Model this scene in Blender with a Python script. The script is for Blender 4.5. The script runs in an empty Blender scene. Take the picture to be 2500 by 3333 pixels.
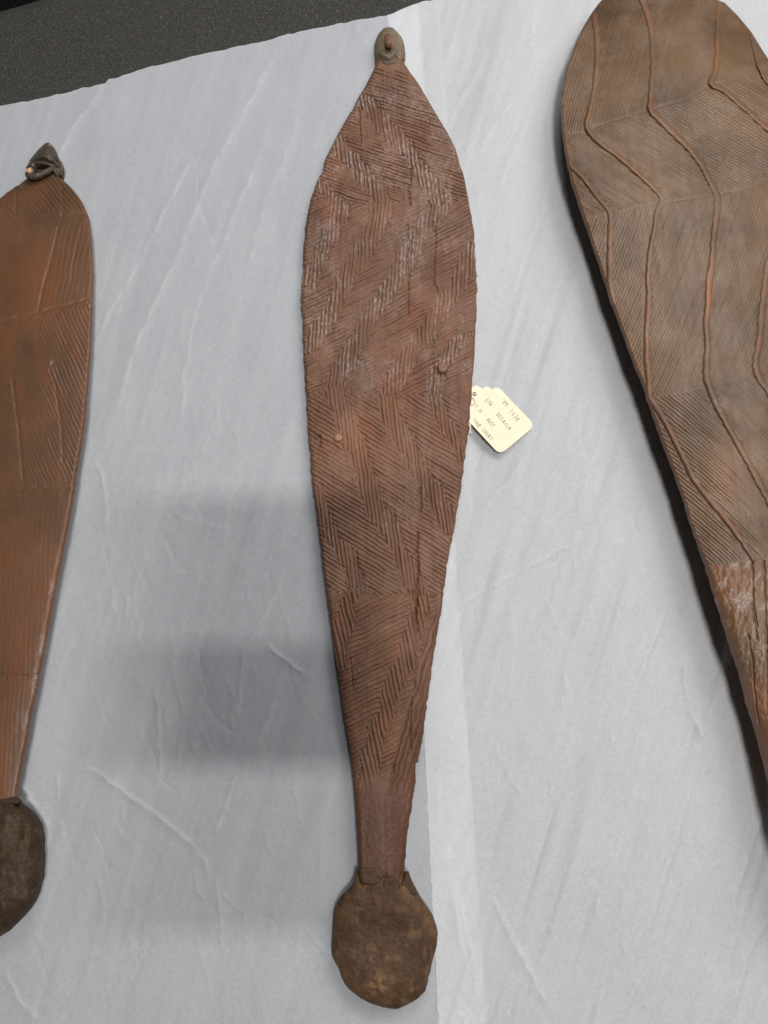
import bpy, bmesh, math, random
import numpy as np
from mathutils import Vector, Matrix

random.seed(7)
RNG = np.random.RandomState(11)
S = bpy.context.scene
COL = S.collection

# ------------------------------------------------------------------ camera
W0, H0, FPX = 2500.0, 3333.0, 2499.0
TILT = math.radians(15.5)
DIST = 0.70
CAM = np.array([0.0, -DIST * math.sin(TILT), DIST * math.cos(TILT)])
cam_d = bpy.data.cameras.new("camera")
cam = bpy.data.objects.new("camera", cam_d)
COL.objects.link(cam)
cam.location = CAM
cam.rotation_euler = (TILT, 0, 0)
cam_d.sensor_fit = 'VERTICAL'
cam_d.sensor_height = 36.0
cam_d.lens = 36.0 * FPX / H0
cam_d.clip_start = 0.01
cam_d.clip_end = 50
S.camera = cam

# ------------------------------------------------------------------ room light
world = bpy.data.worlds.new("World")
S.world = world
world.use_nodes = True
bg = world.node_tree.nodes["Background"]
bg.inputs[0].default_value = (0.92, 0.96, 1.0, 1)
bg.inputs[1].default_value = 0.02


def area(name, loc, target, sx, sy, watts, col):
    d = bpy.data.lights.new(name, 'AREA')
    d.shape = 'RECTANGLE'
    d.size, d.size_y = sx, sy
    d.energy = watts
    d.color = col
    o = bpy.data.objects.new(name, d)
    COL.objects.link(o)
    o.location = loc
    v = Vector(target) - Vector(loc)
    # length of the lamp stays along world x as far as possible
    z = (-v).normalized()
    x = Vector((1, 0, 0))
    x = (x - z * x.dot(z)).normalized()
    y = z.cross(x)
    o.rotation_euler = Matrix((x, y, z)).transposed().to_euler()
    return o


area("ceiling_lamp", (0.24, -0.62, 2.30), (0.05, 0.0, 0), 0.30, 0.06, 22.0, (1.0, 0.975, 0.94))
area("ceiling_lamp", (0.24, -0.30, 2.30), (0.05, 0.0, 0), 0.30, 0.06, 14.5, (1.0, 0.975, 0.94))
area("added_far_fill", (0.30, 1.15, 1.45), (0.10, 0.25, 0), 1.0, 0.6, 15.0, (0.95, 0.975, 1.0))  # fill added over the far side so light falls off toward the front
area("added_right_fill", (1.10, 0.62, 1.40), (0.30, 0.10, 0), 0.95, 0.95, 15.0, (1.0, 0.965, 0.92))  # fill added at upper right for the left-to-right brightness gradient

S.view_settings.view_transform = 'Standard'
S.view_settings.look = 'None'
S.view_settings.exposure = 0.0
S.view_settings.gamma = 1.0
S.cycles.max_bounces = 8
S.cycles.diffuse_bounces = 5


# ------------------------------------------------------------------ helpers
def at(px, py, z=0.0):
    """Points of the photographed plane: source pixel -> world metres at height z."""
    px = np.asarray(px, float); py = np.asarray(py, float); z = np.asarray(z, float)
    dx = (px - W0 / 2) / FPX
    dy = (H0 / 2 - py) / FPX
    ct, st = math.cos(TILT), math.sin(TILT)
    vy = dy * ct + st
    vz = dy * st - ct
    t = (z - CAM[2]) / vz
    return np.stack([dx * t + 0 * z, CAM[1] + vy * t, z + 0 * t], -1)


PXM = 0.00028          # about the metres of one source pixel


def lattice(seed):
    return np.random.RandomState(seed).rand(256, 256)


_LAT = {}


def vnoise(x, y, seed=0):
    if seed not in _LAT:
        _LAT[seed] = lattice(seed + 100)
    g = _LAT[seed]
    xi = np.floor(x).astype(int); yi = np.floor(y).astype(int)
    fx = x - xi; fy = y - yi
    fx = fx * fx * (3 - 2 * fx); fy = fy * fy * (3 - 2 * fy)
    a = g[yi & 255, xi & 255]; b = g[yi & 255, (xi + 1) & 255]
    c = g[(yi + 1) & 255, xi & 255]; d = g[(yi + 1) & 255, (xi + 1) & 255]
    return (a * (1 - fx) + b * fx) * (1 - fy) + (c * (1 - fx) + d * fx) * fy * 1.0


def fbm(x, y, seed=0, octv=4):
    s = 0; a = 0.5; t = 0
    for k in range(octv):
        s = s + a * vnoise(x * 2 ** k + 17.3 * k, y * 2 ** k + 9.1 * k, seed + k)
        t += a; a *= 0.5
    return s / t            # 0..1


def hsh(i, seed=0):
    v = np.sin(i * 12.9898 + seed * 78.233) * 43758.5453
    return v - np.floor(v)


def sstep(a, b, x):
    t = np.clip((x - a) / (b - a), 0, 1)
    return t * t * (3 - 2 * t)


def poly_dist(x, y, pts):
    """distance, signed side and position along (0..1) of a polyline, numpy arrays"""
    best = np.full(x.shape, 1e9); side = np.zeros(x.shape); along = np.zeros(x.shape)
    pts = np.asarray(pts, float)
    seg = np.hypot(*(pts[1:] - pts[:-1]).T)
    tot = seg.sum(); acc = 0
    for (x0, y0), (x1, y1), L in zip(pts[:-1], pts[1:], seg):
        ux, uy = (x1 - x0) / L, (y1 - y0) / L
        t = np.clip((x - x0) * ux + (y - y0) * uy, 0, L)
        ex, ey = x - x0 - t * ux, y - y0 - t * uy
        d = np.hypot(ex, ey)
        m = d < best
        best = np.where(m, d, best)
        side = np.where(m, np.sign(ux * ey - uy * ex), side)
        along = np.where(m, (acc + t) / tot, along)
        acc += L
    return best, side, along


def smooth_poly(pts, n=8):
    """Catmull-Rom through the points"""
    p = np.asarray(pts, float)
    p = np.vstack([2 * p[0] - p[1], p, 2 * p[-1] - p[-2]])
    out = []
    for i in range(1, len(p) - 2):
        for k in range(n):
            t = k / n
            out.append(0.5 * ((2 * p[i]) + (-p[i - 1] + p[i + 1]) * t + (2 * p[i - 1] - 5 * p[i] + 4 * p[i + 1] - p[i + 2]) * t * t
                              + (-p[i - 1] + 3 * p[i] - 3 * p[i + 1] + p[i + 2]) * t ** 3))
    out.append(p[-2])
    return np.array(out)


def mesh_obj(name, verts, faces, mat, parent=None, smooth=True, attrs=None):
    """verts in world metres; stored relative to the parent's base"""
    v = np.asarray(verts, float)
    if parent is not None:
        v = v - np.array(parent["base"])
    me = bpy.data.meshes.new(name)
    if isinstance(faces, np.ndarray):
        n, k = faces.shape
        me.vertices.add(len(v)); me.vertices.foreach_set("co", v.astype(np.float32).ravel())
        me.loops.add(n * k); me.loops.foreach_set("vertex_index", faces.astype(np.int32).ravel())
        me.polygons.add(n)
        me.polygons.foreach_set("loop_start", np.arange(0, n * k, k, dtype=np.int32))
        me.update(calc_edges=True); me.validate()
    else:
        me.from_pydata([tuple(p) for p in v], [], faces)
        me.update()
    me.polygons.foreach_set("use_smooth", np.full(len(me.polygons), smooth))
    for k, a in (attrs or {}).items():
        at_ = me.attributes.new(k, 'FLOAT', 'POINT')
        at_.data.foreach_set("value", np.asarray(a, np.float32).ravel())
    me.materials.append(mat)
    o = bpy.data.objects.new(name, me)
    COL.objects.link(o)
    if parent is not None:
        o.parent = parent
    return o


def sub(o, parent):
    """hang an object (vertices already relative to the thing's base) under a part"""
    o.parent = parent
    return o


def thing(name, label, cat, base, group=None):
    o = bpy.data.objects.new(name, None)
    COL.objects.link(o)
    o.empty_display_size = 0.03
    o.location = base
    o["base"] = [float(b) for b in base]
    o["label"] = label; o["category"] = cat
    if group:
        o["group"] = group
    return o


def grid_faces(nr, nc, r0=0, r1=None):
    r1 = nr - 1 if r1 is None else r1
    i = np.arange(r0, r1)[:, None] * nc + np.arange(nc - 1)[None, :]
    return np.stack([i, i + nc, i + nc + 1, i + 1], -1).reshape(-1, 4)


def tube(path, rad, nseg=10, caps=True):
    """verts, faces of a tube along world points with radius per point"""
    P = [Vector(p) for p in path]
    n = len(P)
    R = rad if hasattr(rad, '__len__') else [rad] * n
    vs, fs = [], []
    up = Vector((0.2, 0.3, 1)).normalized()
    for i in range(n):
        t = (P[min(i + 1, n - 1)] - P[max(i - 1, 0)]).normalized()
        a = t.cross(up)
        if a.length < 1e-4:
            a = t.cross(Vector((1, 0, 0)))
        a.normalize(); b = t.cross(a)
        for k in range(nseg):
            th = 2 * math.pi * k / nseg
            vs.append(P[i] + (a * math.cos(th) + b * math.sin(th)) * R[i])
    for i in range(n - 1):
        for k in range(nseg):
            k2 = (k + 1) % nseg
            fs.append((i * nseg + k, i * nseg + k2, (i + 1) * nseg + k2, (i + 1) * nseg + k))
    if caps:
        fs.append(tuple(range(nseg))[::-1])
        fs.append(tuple((n - 1) * nseg + k for k in range(nseg)))
    return vs, fs


# ------------------------------------------------------------------ materials
def new_mat(name):
    m = bpy.data.materials.new(name)
    m.use_nodes = True
    return m, m.node_tree, m.node_tree.nodes["Principled BSDF"]


def N(nt, t, **kw):
    n = nt.nodes.new(t)
    for k, v in kw.items():
        setattr(n, k, v)
    return n


def noise(nt, vec, scale, detail=4, rough=0.55, dist=0.0):
    n = N(nt, 'ShaderNodeTexNoise')
    n.inputs['Scale'].default_value = scale
    n.inputs['Detail'].default_value = detail
    n.inputs['Roughness'].default_value = rough
    n.inputs['Distortion'].default_value = dist
    nt.links.new(vec, n.inputs['Vector'])
    return n.outputs['Fac']


def ramp(nt, fac, stops):
    r = N(nt, 'ShaderNodeValToRGB')
    e = r.color_ramp.elements
    while len(e) < len(stops):
        e.new(0.5)
    for el, (p, c) in zip(e, stops):
        el.position = p
        el.color = (*c, 1) if len(c) == 3 else c
    nt.links.new(fac, r.inputs[0])
    return r.outputs[0]


def mixc(nt, fac, a, b, mode='MIX'):
    m = N(nt, 'ShaderNodeMix', data_type='RGBA', blend_type=mode)
    for sock, v in ((m.inputs[0], fac), (m.inputs[6], a), (m.inputs[7], b)):
        if hasattr(v, 'is_linked'):
            nt.links.new(v, sock)
        elif isinstance(v, (int, float)):
            sock.default_value = v
        else:
            sock.default_value = (*v, 1)
    return m.outputs[2]


def math_n(nt, op, a, b=0.0):
    m = N(nt, 'ShaderNodeMath', operation=op)
    for sock, v in ((m.inputs[0], a), (m.inputs[1], b)):
        if hasattr(v, 'is_linked'):
            nt.links.new(v, sock)
        else:
            sock.default_value = v
    return m.outputs[0]


def mapped(nt, scale=(1, 1, 1), rotz=0.0):
    g = N(nt, 'ShaderNodeNewGeometry')
    mp = N(nt, 'ShaderNodeMapping')
    mp.inputs['Scale'].default_value = scale
    mp.inputs['Rotation'].default_value = (0, 0, rotz)
    nt.links.new(g.outputs['Position'], mp.inputs['Vector'])
    return mp.outputs[0]


def attr(nt, name):
    a = N(nt, 'ShaderNodeAttribute', attribute_name=name)
    return a.outputs['Fac']


def bump(nt, bsdf, hts, dist):
    prev = None
    for h, s in hts:
        b = N(nt, 'ShaderNodeBump')
        b.inputs['Strength'].default_value = s
        b.inputs['Distance'].default_value = dist
        nt.links.new(h, b.inputs['Height'])
        if prev is not None:
            nt.links.new(prev, b.inputs['Normal'])
        prev = b.outputs[0]
    nt.links.new(prev, bsdf.inputs['Normal'])


def wood(name, c_dark, c_mid, c_light, chalk=(0.42, 0.37, 0.34), tint=(0.26, 0.10, 0.05), rough=0.54, rotz=0.0, grain=0.5, spec=0.32):
    m, nt, b = new_mat(name)
    P = mapped(nt)
    G = mapped(nt, (1, 0.07, 1), rotz)
    big = noise(nt, P, 16, 5, 0.6)
    fine = noise(nt, G, 900, 4, 0.6, 0.4)
    med = noise(nt, G, 170, 4, 0.6, 0.6)
    spk = noise(nt, P, 850, 4, 0.75)
    c = ramp(nt, big, [(0.30, c_dark), (0.5, c_mid), (0.72, c_light)])
    g2 = ramp(nt, med, [(0.3, (0.72, 0.70, 0.70)), (0.65, (1.12, 1.12, 1.12))])
    c = mixc(nt, grain, c, g2, 'MULTIPLY')
    g3 = ramp(nt, spk, [(0.32, (0.72, 0.70, 0.68)), (0.5, (1, 1, 1)), (0.7, (1.25, 1.22, 1.2))])
    c = mixc(nt, 0.7, c, g3, 'MULTIPLY')
    c = mixc(nt, attr(nt, 'tint'), c, tint)
    c = mixc(nt, attr(nt, 'handle_shade'), c, mixc(nt, 1.0, c, (0.50, 0.37, 0.32), 'MULTIPLY'))  # shade painted into the colour by a darker red-brown multiply
    ck = math_n(nt, 'MULTIPLY', attr(nt, 'chalk'), ramp(nt, noise(nt, P, 700, 4, 0.7), [(0.36, (0, 0, 0)), (0.62, (1, 1, 1))]))
    c = mixc(nt, ck, c, chalk)
    nt.links.new(c, b.inputs['Base Color'])
    rr = ramp(nt, med, [(0.3, (rough + .1,) * 3), (0.7, (rough - .1,) * 3)])
    nt.links.new(rr, b.inputs['Roughness'])
    b.inputs['Specular IOR Level'].default_value = spec
    bump(nt, b, [(fine, 0.35), (spk, 0.25)], 0.0004)
    return m


def gum(name, c_dark, c_mid, c_light, tan=(0.30, 0.19, 0.09), rough=0.62, spec=0.22):
    m, nt, b = new_mat(name)
    P = mapped(nt)
    big = noise(nt, P, 45, 6, 0.65, 0.8)
    fine = noise(nt, P, 420, 5, 0.65)
    spk = noise(nt, P, 900, 2, 0.5)
    c = ramp(nt, big, [(0.25, c_dark), (0.52, c_mid), (0.82, c_light)])
    c = mixc(nt, 0.8, c, ramp(nt, fine, [(0.3, (0.6, 0.58, 0.55)), (0.55, (1, 1, 1)), (0.75, (1.5, 1.4, 1.25))]), 'MULTIPLY')
    c = mixc(nt, ramp(nt, spk, [(0.70, (0, 0, 0)), (0.78, (0.55,) * 3)]), c, tan)
    c = mixc(nt, attr(nt, 'tint'), c, tan)
    nt.links.new(c, b.inputs['Base Color'])
    nt.links.new(ramp(nt, fine, [(0.3, (rough + .12,) * 3), (0.7, (rough - .12,) * 3)]), b.inputs['Roughness'])
    b.inputs['Specular IOR Level'].default_value = spec
    bump(nt, b, [(big, 0.5), (fine, 0.5)], 0.0012)
    return m


def plain(name, col, rough=0.6, spec=0.4, var=0.35, scale=500, bmp=0.3):
    m, nt, b = new_mat(name)
    P = mapped(nt)
    f = noise(nt, P, scale, 4, 0.6)
    c = mixc(nt, 1.0, col, ramp(nt, f, [(0.3, (1 - var,) * 3), (0.7, (1 + var * .6,) * 3)]), 'MULTIPLY')
    nt.links.new(c, b.inputs['Base Color'])
    b.inputs['Roughness'].default_value = rough
    b.inputs['Specular IOR Level'].default_value = spec
    bump(nt, b, [(f, bmp)], 0.0004)
    return m


def tissue(name, col, trans):
    """thin tissue: part of the light is reflected, part goes through to the mat below"""
    m, nt, b = new_mat(name)
    nt.nodes.remove(b)
    out = nt.nodes["Material Output"]
    P = mapped(nt)
    F1 = mapped(nt, (1.0, 0.28, 1), 0.25)
    F2 = mapped(nt, (0.35, 1.0, 1), -0.5)
    mott = noise(nt, P, 430, 4, 0.8)
    fib = noise(nt, F1, 900, 4, 0.7, 1.0)
    fib2 = noise(nt, F2, 800, 3, 0.7, 1.0)
    cloud = noise(nt, P, 14, 4, 0.6)
    thick = math_n(nt, 'ADD', math_n(nt, 'MULTIPLY', mott, 0.52), math_n(nt, 'ADD', math_n(nt, 'MULTIPLY', fib, 0.35), math_n(nt, 'MULTIPLY', cloud, 0.13)))
    c = mixc(nt, 1.0, col, ramp(nt, thick, [(0.36, (0.80, 0.81, 0.825)), (0.5, (0.97, 0.97, 0.97)), (0.64, (1.08, 1.08, 1.08))]), 'MULTIPLY')
    c = mixc(nt, math_n(nt, 'MULTIPLY', attr(nt, 'crease'), 0.42), c, (0.93, 0.93, 0.94))
    d = N(nt, 'ShaderNodeBsdfDiffuse')
    t = N(nt, 'ShaderNodeBsdfTranslucent')
    t.inputs[0].default_value = (0.95, 0.95, 0.95, 1)
    nt.links.new(c, d.inputs[0])
    mx = N(nt, 'ShaderNodeMixShader')
    mx.inputs[0].default_value = trans
    nt.links.new(d.outputs[0], mx.inputs[1]); nt.links.new(t.outputs[0], mx.inputs[2])
    bm = N(nt, 'ShaderNodeBump')
    bm.inputs['Strength'].default_value = 0.35
    bm.inputs['Distance'].default_value = 0.0005
    nt.links.new(math_n(nt, 'ADD', math_n(nt, 'MULTIPLY', mott, 0.7), math_n(nt, 'MULTIPLY', fib2, 0.5)), bm.inputs['Height'])
    nt.links.new(bm.outputs[0], d.inputs['Normal'])
    nt.links.new(mx.outputs[0], out.inputs['Surface'])
    return m


M_center = wood("red_brown_wood", (0.104, 0.050, 0.030), (0.153, 0.075, 0.045), (0.198, 0.103, 0.066))
M_right = wood("tan_brown_wood", (0.080, 0.046, 0.025), (0.128, 0.073, 0.039), (0.168, 0.100, 0.055), tint=(0.27, 0.105, 0.045), rough=0.44, rotz=-0.15, grain=0.4, spec=0.38)
M_left = wood("dark_orange_wood", (0.086, 0.046, 0.026), (0.112, 0.056, 0.029), (0.138, 0.072, 0.038), tint=(0.190, 0.064, 0.024), rough=0.40, rotz=0.05, grain=0.5, spec=0.4)
M_gum = gum("brown_resin", (0.048, 0.026, 0.015), (0.072, 0.039, 0.021), (0.105, 0.057, 0.029), tan=(0.27, 0.15, 0.065))
M_gum_dark = gum("dark_resin", (0.028, 0.017, 0.010), (0.046, 0.028, 0.016), (0.076, 0.045, 0.025), rough=0.58, spec=0.2)
M_gum_grey = gum("grey_brown_resin", (0.11, 0.080, 0.054), (0.175, 0.130, 0.089), (0.235, 0.178, 0.125), tan=(0.52, 0.42, 0.26))
M_peg = plain("peg_wood", (0.20, 0.098, 0.052), 0.55, 0.4, 0.5, 700)
M_cut = plain("cut_wood_end", (0.62, 0.36, 0.17), 0.5, 0.4, 0.35, 900)
M_pink = plain("pale_wood_end", (0.30, 0.155, 0.10), 0.5, 0.4, 0.3, 900)
M_sinew = plain("sinew_wrap", (0.075, 0.056, 0.038), 0.5, 0.45, 0.5, 900, 0.6)
M_tag = plain("manila_card", (0.82, 0.74, 0.56), 0.7, 0.3, 0.05, 120, 0.1)
M_ink = plain("pencil_line", (0.15, 0.115, 0.08), 0.6, 0.3, 0.3, 3000, 0.0)
M_thread = plain("cotton_thread", (0.78, 0.70, 0.56), 0.8, 0.2, 0.25, 3000, 0.4)
M_tissue_a = tissue("tissue_sheet_cool_dimmed", (0.672, 0.692, 0.728), 0.44)  # base colour darkened, the weaker light on the left put into it
M_tissue_b = tissue("tissue_sheet_white", (0.80, 0.812, 0.832), 0.43)
M_phone = plain("black_glass", (0.01, 0.01, 0.011), 0.2, 0.5, 0.1, 50, 0.0)


def carpet():
    m, nt, b = new_mat("grey_felt")
    P = mapped(nt)
    F = mapped(nt, (1, 0.35, 1), 0.6)
    a = noise(nt, P, 420, 6, 0.8)
    f = noise(nt, F, 700, 3, 0.7, 1.2)
    c = ramp(nt, a, [(0.32, (0.022, 0.021, 0.019)), (0.52, (0.056, 0.053, 0.049)), (0.72, (0.125, 0.119, 0.11))])
    c = mixc(nt, ramp(nt, f, [(0.62, (0, 0, 0)), (0.70, (0.9,) * 3)]), c, (0.24, 0.23, 0.21))
    nt.links.new(c, b.inputs['Base Color'])
    b.inputs['Roughness'].default_value = 0.95
    b.inputs['Specular IOR Level'].default_value = 0.15
    bump(nt, b, [(a, 0.9), (f, 0.6)], 0.0015)
    return m


M_mat = carpet()
M_floor = plain("dark_floor", (0.012, 0.012, 0.012), 0.9, 0.1, 0.4, 60, 0.2)

# ------------------------------------------------------------------ the table covering and the floor
MATZ = -0.005


edge = [(-1800, 430), (-900, 265), (-250, 130), (0, 62), (60, 46), (120, 28), (200, 6), (300, -18), (420, -42), (900, -120), (1700, -290), (3000, -560), (4200, -780)]
n_e = len(edge)
prof_e = [(0, 0.0), (-14, -0.0010), (-26, -0.0040), (-34, -0.0090), (-38, -0.0300)]
ev = np.vstack([at([p_[0] for p_ in edge], [p_[1] + 14 + dy for p_ in edge], MATZ + dz) for dy, dz in prof_e])
lo = at([4200, -1800], [4600, 4600], MATZ)
ev = np.vstack([ev, lo])
nv = len(ev)
ef = [tuple(list(range(n_e)) + [nv - 2, nv - 1])[::-1]]
for r_ in range(len(prof_e) - 1):
    ef += [(r_ * n_e + i, r_ * n_e + i + 1, (r_ + 1) * n_e + i + 1, (r_ + 1) * n_e + i) for i in range(n_e - 1)]
o = mesh_obj("table_surface", ev, ef, M_mat)
bm = bmesh.new(); bm.from_mesh(o.data); bmesh.ops.recalc_face_normals(bm, faces=bm.faces)
if max(bm.faces, key=lambda f_: f_.calc_area()).normal.z < 0:
    bmesh.ops.reverse_faces(bm, faces=bm.faces)
bm.to_mesh(o.data); bm.free()
o["kind"] = "structure"
fl = mesh_obj("floor", [(-3, -3, -0.78), (3, -3, -0.78), (3, 3.5, -0.78), (-3, 3.5, -0.78)], [(0, 1, 2, 3)], M_floor, smooth=False)
fl["kind"] = "structure"

# ------------------------------------------------------------------ tissue paper
def creases_for(seed, boxes):
    r = random.Random(seed)
    out = []
    for (x0, y0, x1, y1, n, ang, amp) in boxes:
        for _ in range(n):
            x, y = r.uniform(x0, x1), r.uniform(y0, y1)
            L = r.uniform(50, 260)
            a = math.radians(90 + ang + r.gauss(0, 22))
            p = [(x, y)]
            for _ in range(3):
                a += r.gauss(0, 0.18)
                p.append((p[-1][0] + math.cos(a) * L / 3, p[-1][1] + math.sin(a) * L / 3))
            out.append((p, amp * r.uniform(0.3, 1.0) * r.choice((1, 1, -1)), r.uniform(4, 9), r.uniform(5, 22)))
    return out


def add_creases(h, X, Y, creases, white):
    for pts, amp, w1, w2 in creases:
        pts = np.asarray(pts, float)
        mrg = 4 * max(w1, w2)
        m = (X > pts[:, 0].min() - mrg) & (X < pts[:, 0].max() + mrg) & (Y > pts[:, 1].min() - mrg) & (Y < pts[:, 1].max() + mrg)
        if not m.any():
            continue
        x, y = X[m], Y[m]
        jx = (vnoise(x / 35, y / 35, 5) - 0.5) * 8
        d, s, t = poly_dist(x + jx, y, pts)
        w = np.where(s > 0, w1, w2)
        tap = sstep(0, 0.15, t) * (1 - sstep(0.85, 1.0, t)) * 0.85 + 0.15
        white[m] = np.maximum(white[m], min(1.0, abs(amp) / 0.0012) * np.exp(-((d - 1.5 * s) / 4.5) ** 2) * tap * sstep(0.25, 0.7, vnoise(x / 24, y / 24, 8)))
        h[m] += 0.8 * amp * np.exp(-(d / (0.55 * w + 1.5)) ** 1.2) * tap * (0.7 + 0.6 * vnoise(x / 60, y / 60, 6))
    return h


def paper_height(X, Y, seed, creases, wave):
    # soft folds running mostly up the sheet, a few millimetres at most
    u = (X + 0.30 * (Y - 1600))
    v = (Y - 0.2 * X)
    h = wave * 0.0016 * (fbm(u / 80, v / 800, seed, 3) - 0.5) * 2
    h += wave * 0.0022 * (fbm(u / 300, v / 1200, seed + 3, 3) - 0.5) * 2
    h += 0.00035 * (fbm(X / 60, Y / 70, seed + 7, 3) - 0.5) * 2
    h = 0.0016 + h
    white = np.zeros_like(h)
    h = add_creases(h, X, Y, creases, white)
    white = np.maximum(white, 0.16 * sstep(0.54, 0.78, fbm((X + 0.14 * Y) / 38, (Y - 0.1 * X) / 170, seed + 9, 4)))
    return h, white


CR_L = [
    ([(930, 112), (800, 360), (690, 560), (600, 780), (520, 960), (440, 1130), (385, 1320), (360, 1420)], 0.0019, 70, 16),
    ([(345, 258), (290, 345), (230, 430), (160, 560), (90, 700)], 0.0016, 55, 14),
    ([(870, 440), (790, 640), (700, 850), (640, 1010), (600, 1230), (590, 1420)], 0.0010, 45, 10),
    ([(300, 1135), (360, 1010), (430, 890), (520, 720), (640, 480)], 0.0009, 9, 28),
    ([(990, 330), (930, 520), (870, 640), (800, 900)], 0.0007, 30, 10),
    ([(1150, 60), (1200, 160), (1245, 220)], 0.0011, 30, 9),
    ([(300, 1490), (335, 1550), (345, 1640), (345, 1720)], 0.0011, 12, 6),
    ([(745, 1620), (738, 1690), (722, 1770)], 0.0009, 6, 10),
    ([(748, 1650), (800, 1662), (840, 1665)], 0.0007, 6, 8),
    ([(555, 1665), (600, 1690), (680, 1712), (740, 1722)], 0.0007, 6, 9),
    ([(500, 1555), (510, 1585), (540, 1610), (590, 1605)], 0.0006, 6, 9),
    ([(870, 1560), (940, 1560), (1010, 1555)], 0.0007, 5, 9),
    ([(862, 2095), (920, 2140), (992, 2195)], 0.0013, 10, 6),
    ([(500, 2220), (515, 2330), (522, 2460), (525, 2560)], 0.0009, 12, 6),
    ([(930, 1840), (890, 1950), (840, 2050), (795, 2110)], 0.0009, 14, 8),
    ([(795, 2110), (780, 2250), (775, 2350)], 0.0008, 12, 7),
    ([(925, 2225), (890, 2310), (850, 2400), (820, 2460)], 0.0009, 14, 8),
    ([(360, 1900), (372, 1980), (368, 2010)], 0.0009, 9, 8),
    ([(415, 1930), (410, 2010)], 0.0008, 9, 8),
    ([(455, 2020), (450, 2110)], 0.0007, 9, 8),
    ([(250, 2502), (300, 2503), (360, 2545), (430, 2595), (500, 2645), (560, 2695), (620, 2740), (650, 2780)], 0.0016, 22, 8),
    ([(650, 2780), (668, 2800), (672, 2860)], 0.0012, 14, 7),
    ([(770, 2505), (735, 2620), (700, 2730)], 0.0012, 26, 9),
    ([(700, 2850), (720, 2990), (722, 3090)], 0.0010, 16, 8),
    ([(635, 2820), (645, 2900), (668, 2930)], 0.0008, 10, 8),
    ([(66, 2545), (95, 2600), (130, 2650), (160, 2700)], 0.0020, 20, 10),
    ([(190, 2505), (192, 2600)], 0.0010, 12, 9),
    ([(15, 3150), (60, 3250), (130, 3330)], 0.0012, 30, 10),
    ([(1340, 2560), (1320, 2800), (1345, 3000)], 0.0008, 20, 9),
]
CR_R = [
    ([(1468, 1985), (1560, 1930), (1650, 1880), (1760, 1825), (1850, 1775), (1915, 1725)], 0.0010, 10, 7),
    ([(1480, 120), (1450, 210), (1405, 300)], 0.0012, 26, 12),
    ([(1600, 130), (1545, 250), (1480, 370), (1420, 500)], 0.0009, 40, 12),
    ([(1745, 0), (1738, 120), (1725, 250)], 0.0009, 22, 10),
    ([(1750, 190), (1690, 300), (1620, 400), (1570, 480)], 0.0013, 50, 12),
    ([(1740, 330), (1700, 440), (1660, 520), (1620, 640)], 0.0010, 34, 12),
    ([(1560, 620), (1552, 650), (1575, 690)], 0.0008, 6, 8),
    ([(1800, 560), (1760, 700), (1700, 860), (1660, 980)], 0.0008, 36, 10),
    ([(1990, 1300), (1960, 1420), (1915, 1540), (1880, 1700)], 0.0013, 60, 14),
    ([(1705, 1480), (1660, 1560), (1560, 1670)], 0.0008, 24, 10),
    ([(2040, 1740), (1970, 1830), (1920, 2000), (1870, 2080)], 0.0014, 60, 14),
    ([(2180, 1960), (2130, 2080), (2060, 2260), (1990, 2420), (1970, 2500)], 0.0015, 70, 16),
    ([(2230, 2120), (2236, 2260), (2265, 2350), (2290, 2420)], 0.0016, 26, 14),
    ([(2350, 2200), (2310, 2330), (2255, 2480), (2230, 2640), (2200, 2750), (2140, 2930), (2100, 3080)], 0.0013, 50, 11),
    ([(2500, 2600), (2440, 2780), (2400, 2900), (2380, 3050)], 0.0015, 60, 14),
    ([(2500, 2990), (2430, 3120), (2390, 3300)], 0.0014, 60, 14),
    ([(1420, 2480), (1440, 2700), (1500, 2960), (1560, 3200)], 0.0007, 20, 9),
    ([(1600, 2900), (1650, 3020), (1720, 3150), (1800, 3300)], 0.0012, 30, 10),
    ([(1500, 2650), (1455, 2800), (1490, 3000), (1520, 3150)], 0.0008, 30, 9),
    ([(1900, 2000), (1850, 2150), (1830, 2330)], 0.0008, 40, 12),
    ([(1660, 1950), (1680, 2100), (1650, 2300)], 0.0008, 40, 12),
    ([(2110, 2350), (2090, 2500), (2030, 2700), (1990, 2900)], 0.0008, 50, 10),
]
CR_R = [(p_, 1.6 * a_, w1_, w2_) for p_, a_, w1_, w2_ in CR_R]
CR_L += creases_for(3, [(250, 1250, 1000, 2300, 90, 12, 0.00055), (0, 300, 1000, 1250, 42, 22, 0.0005), (100, 2300, 1100, 3300, 55, 5, 0.0006)])
CR_R += creases_for(5, [(1380, 100, 1900, 1200, 60, 18, 0.0008), (1550, 1200, 2100, 2000, 34, 18, 0.0007), (1430, 2000, 2500, 3300, 70, 12, 0.0008)])


def top_edge_left(x):
    xs = [-700, -200, 0, 120, 260, 338, 346, 356, 470, 620, 780, 900, 932, 945, 1080, 1180, 1250, 1275, 1330, 1376, 1420]
    ys = [470, 385, 346, 322, 288, 270, 258, 257, 222, 182, 150, 122, 109, 110, 82, 60, 50, 44, 24, 5, -8]
    return np.interp(x, xs, ys) + 2.5 * (vnoise(np.asarray(x) / 22.0, np.zeros_like(x), 21) - 0.5) * 2


def top_edge_right(x):
    xs = [1262, 1300, 1340, 1372, 1400, 1600, 2000, 3200]
    ys = [49, 34, 18, 6, 2, -60, -140, -330]
    return np.interp(x, xs, ys) + 2.5 * (vnoise(np.asarray(x) / 22.0, np.zeros_like(x) + 4, 22) - 0.5) * 2


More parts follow.
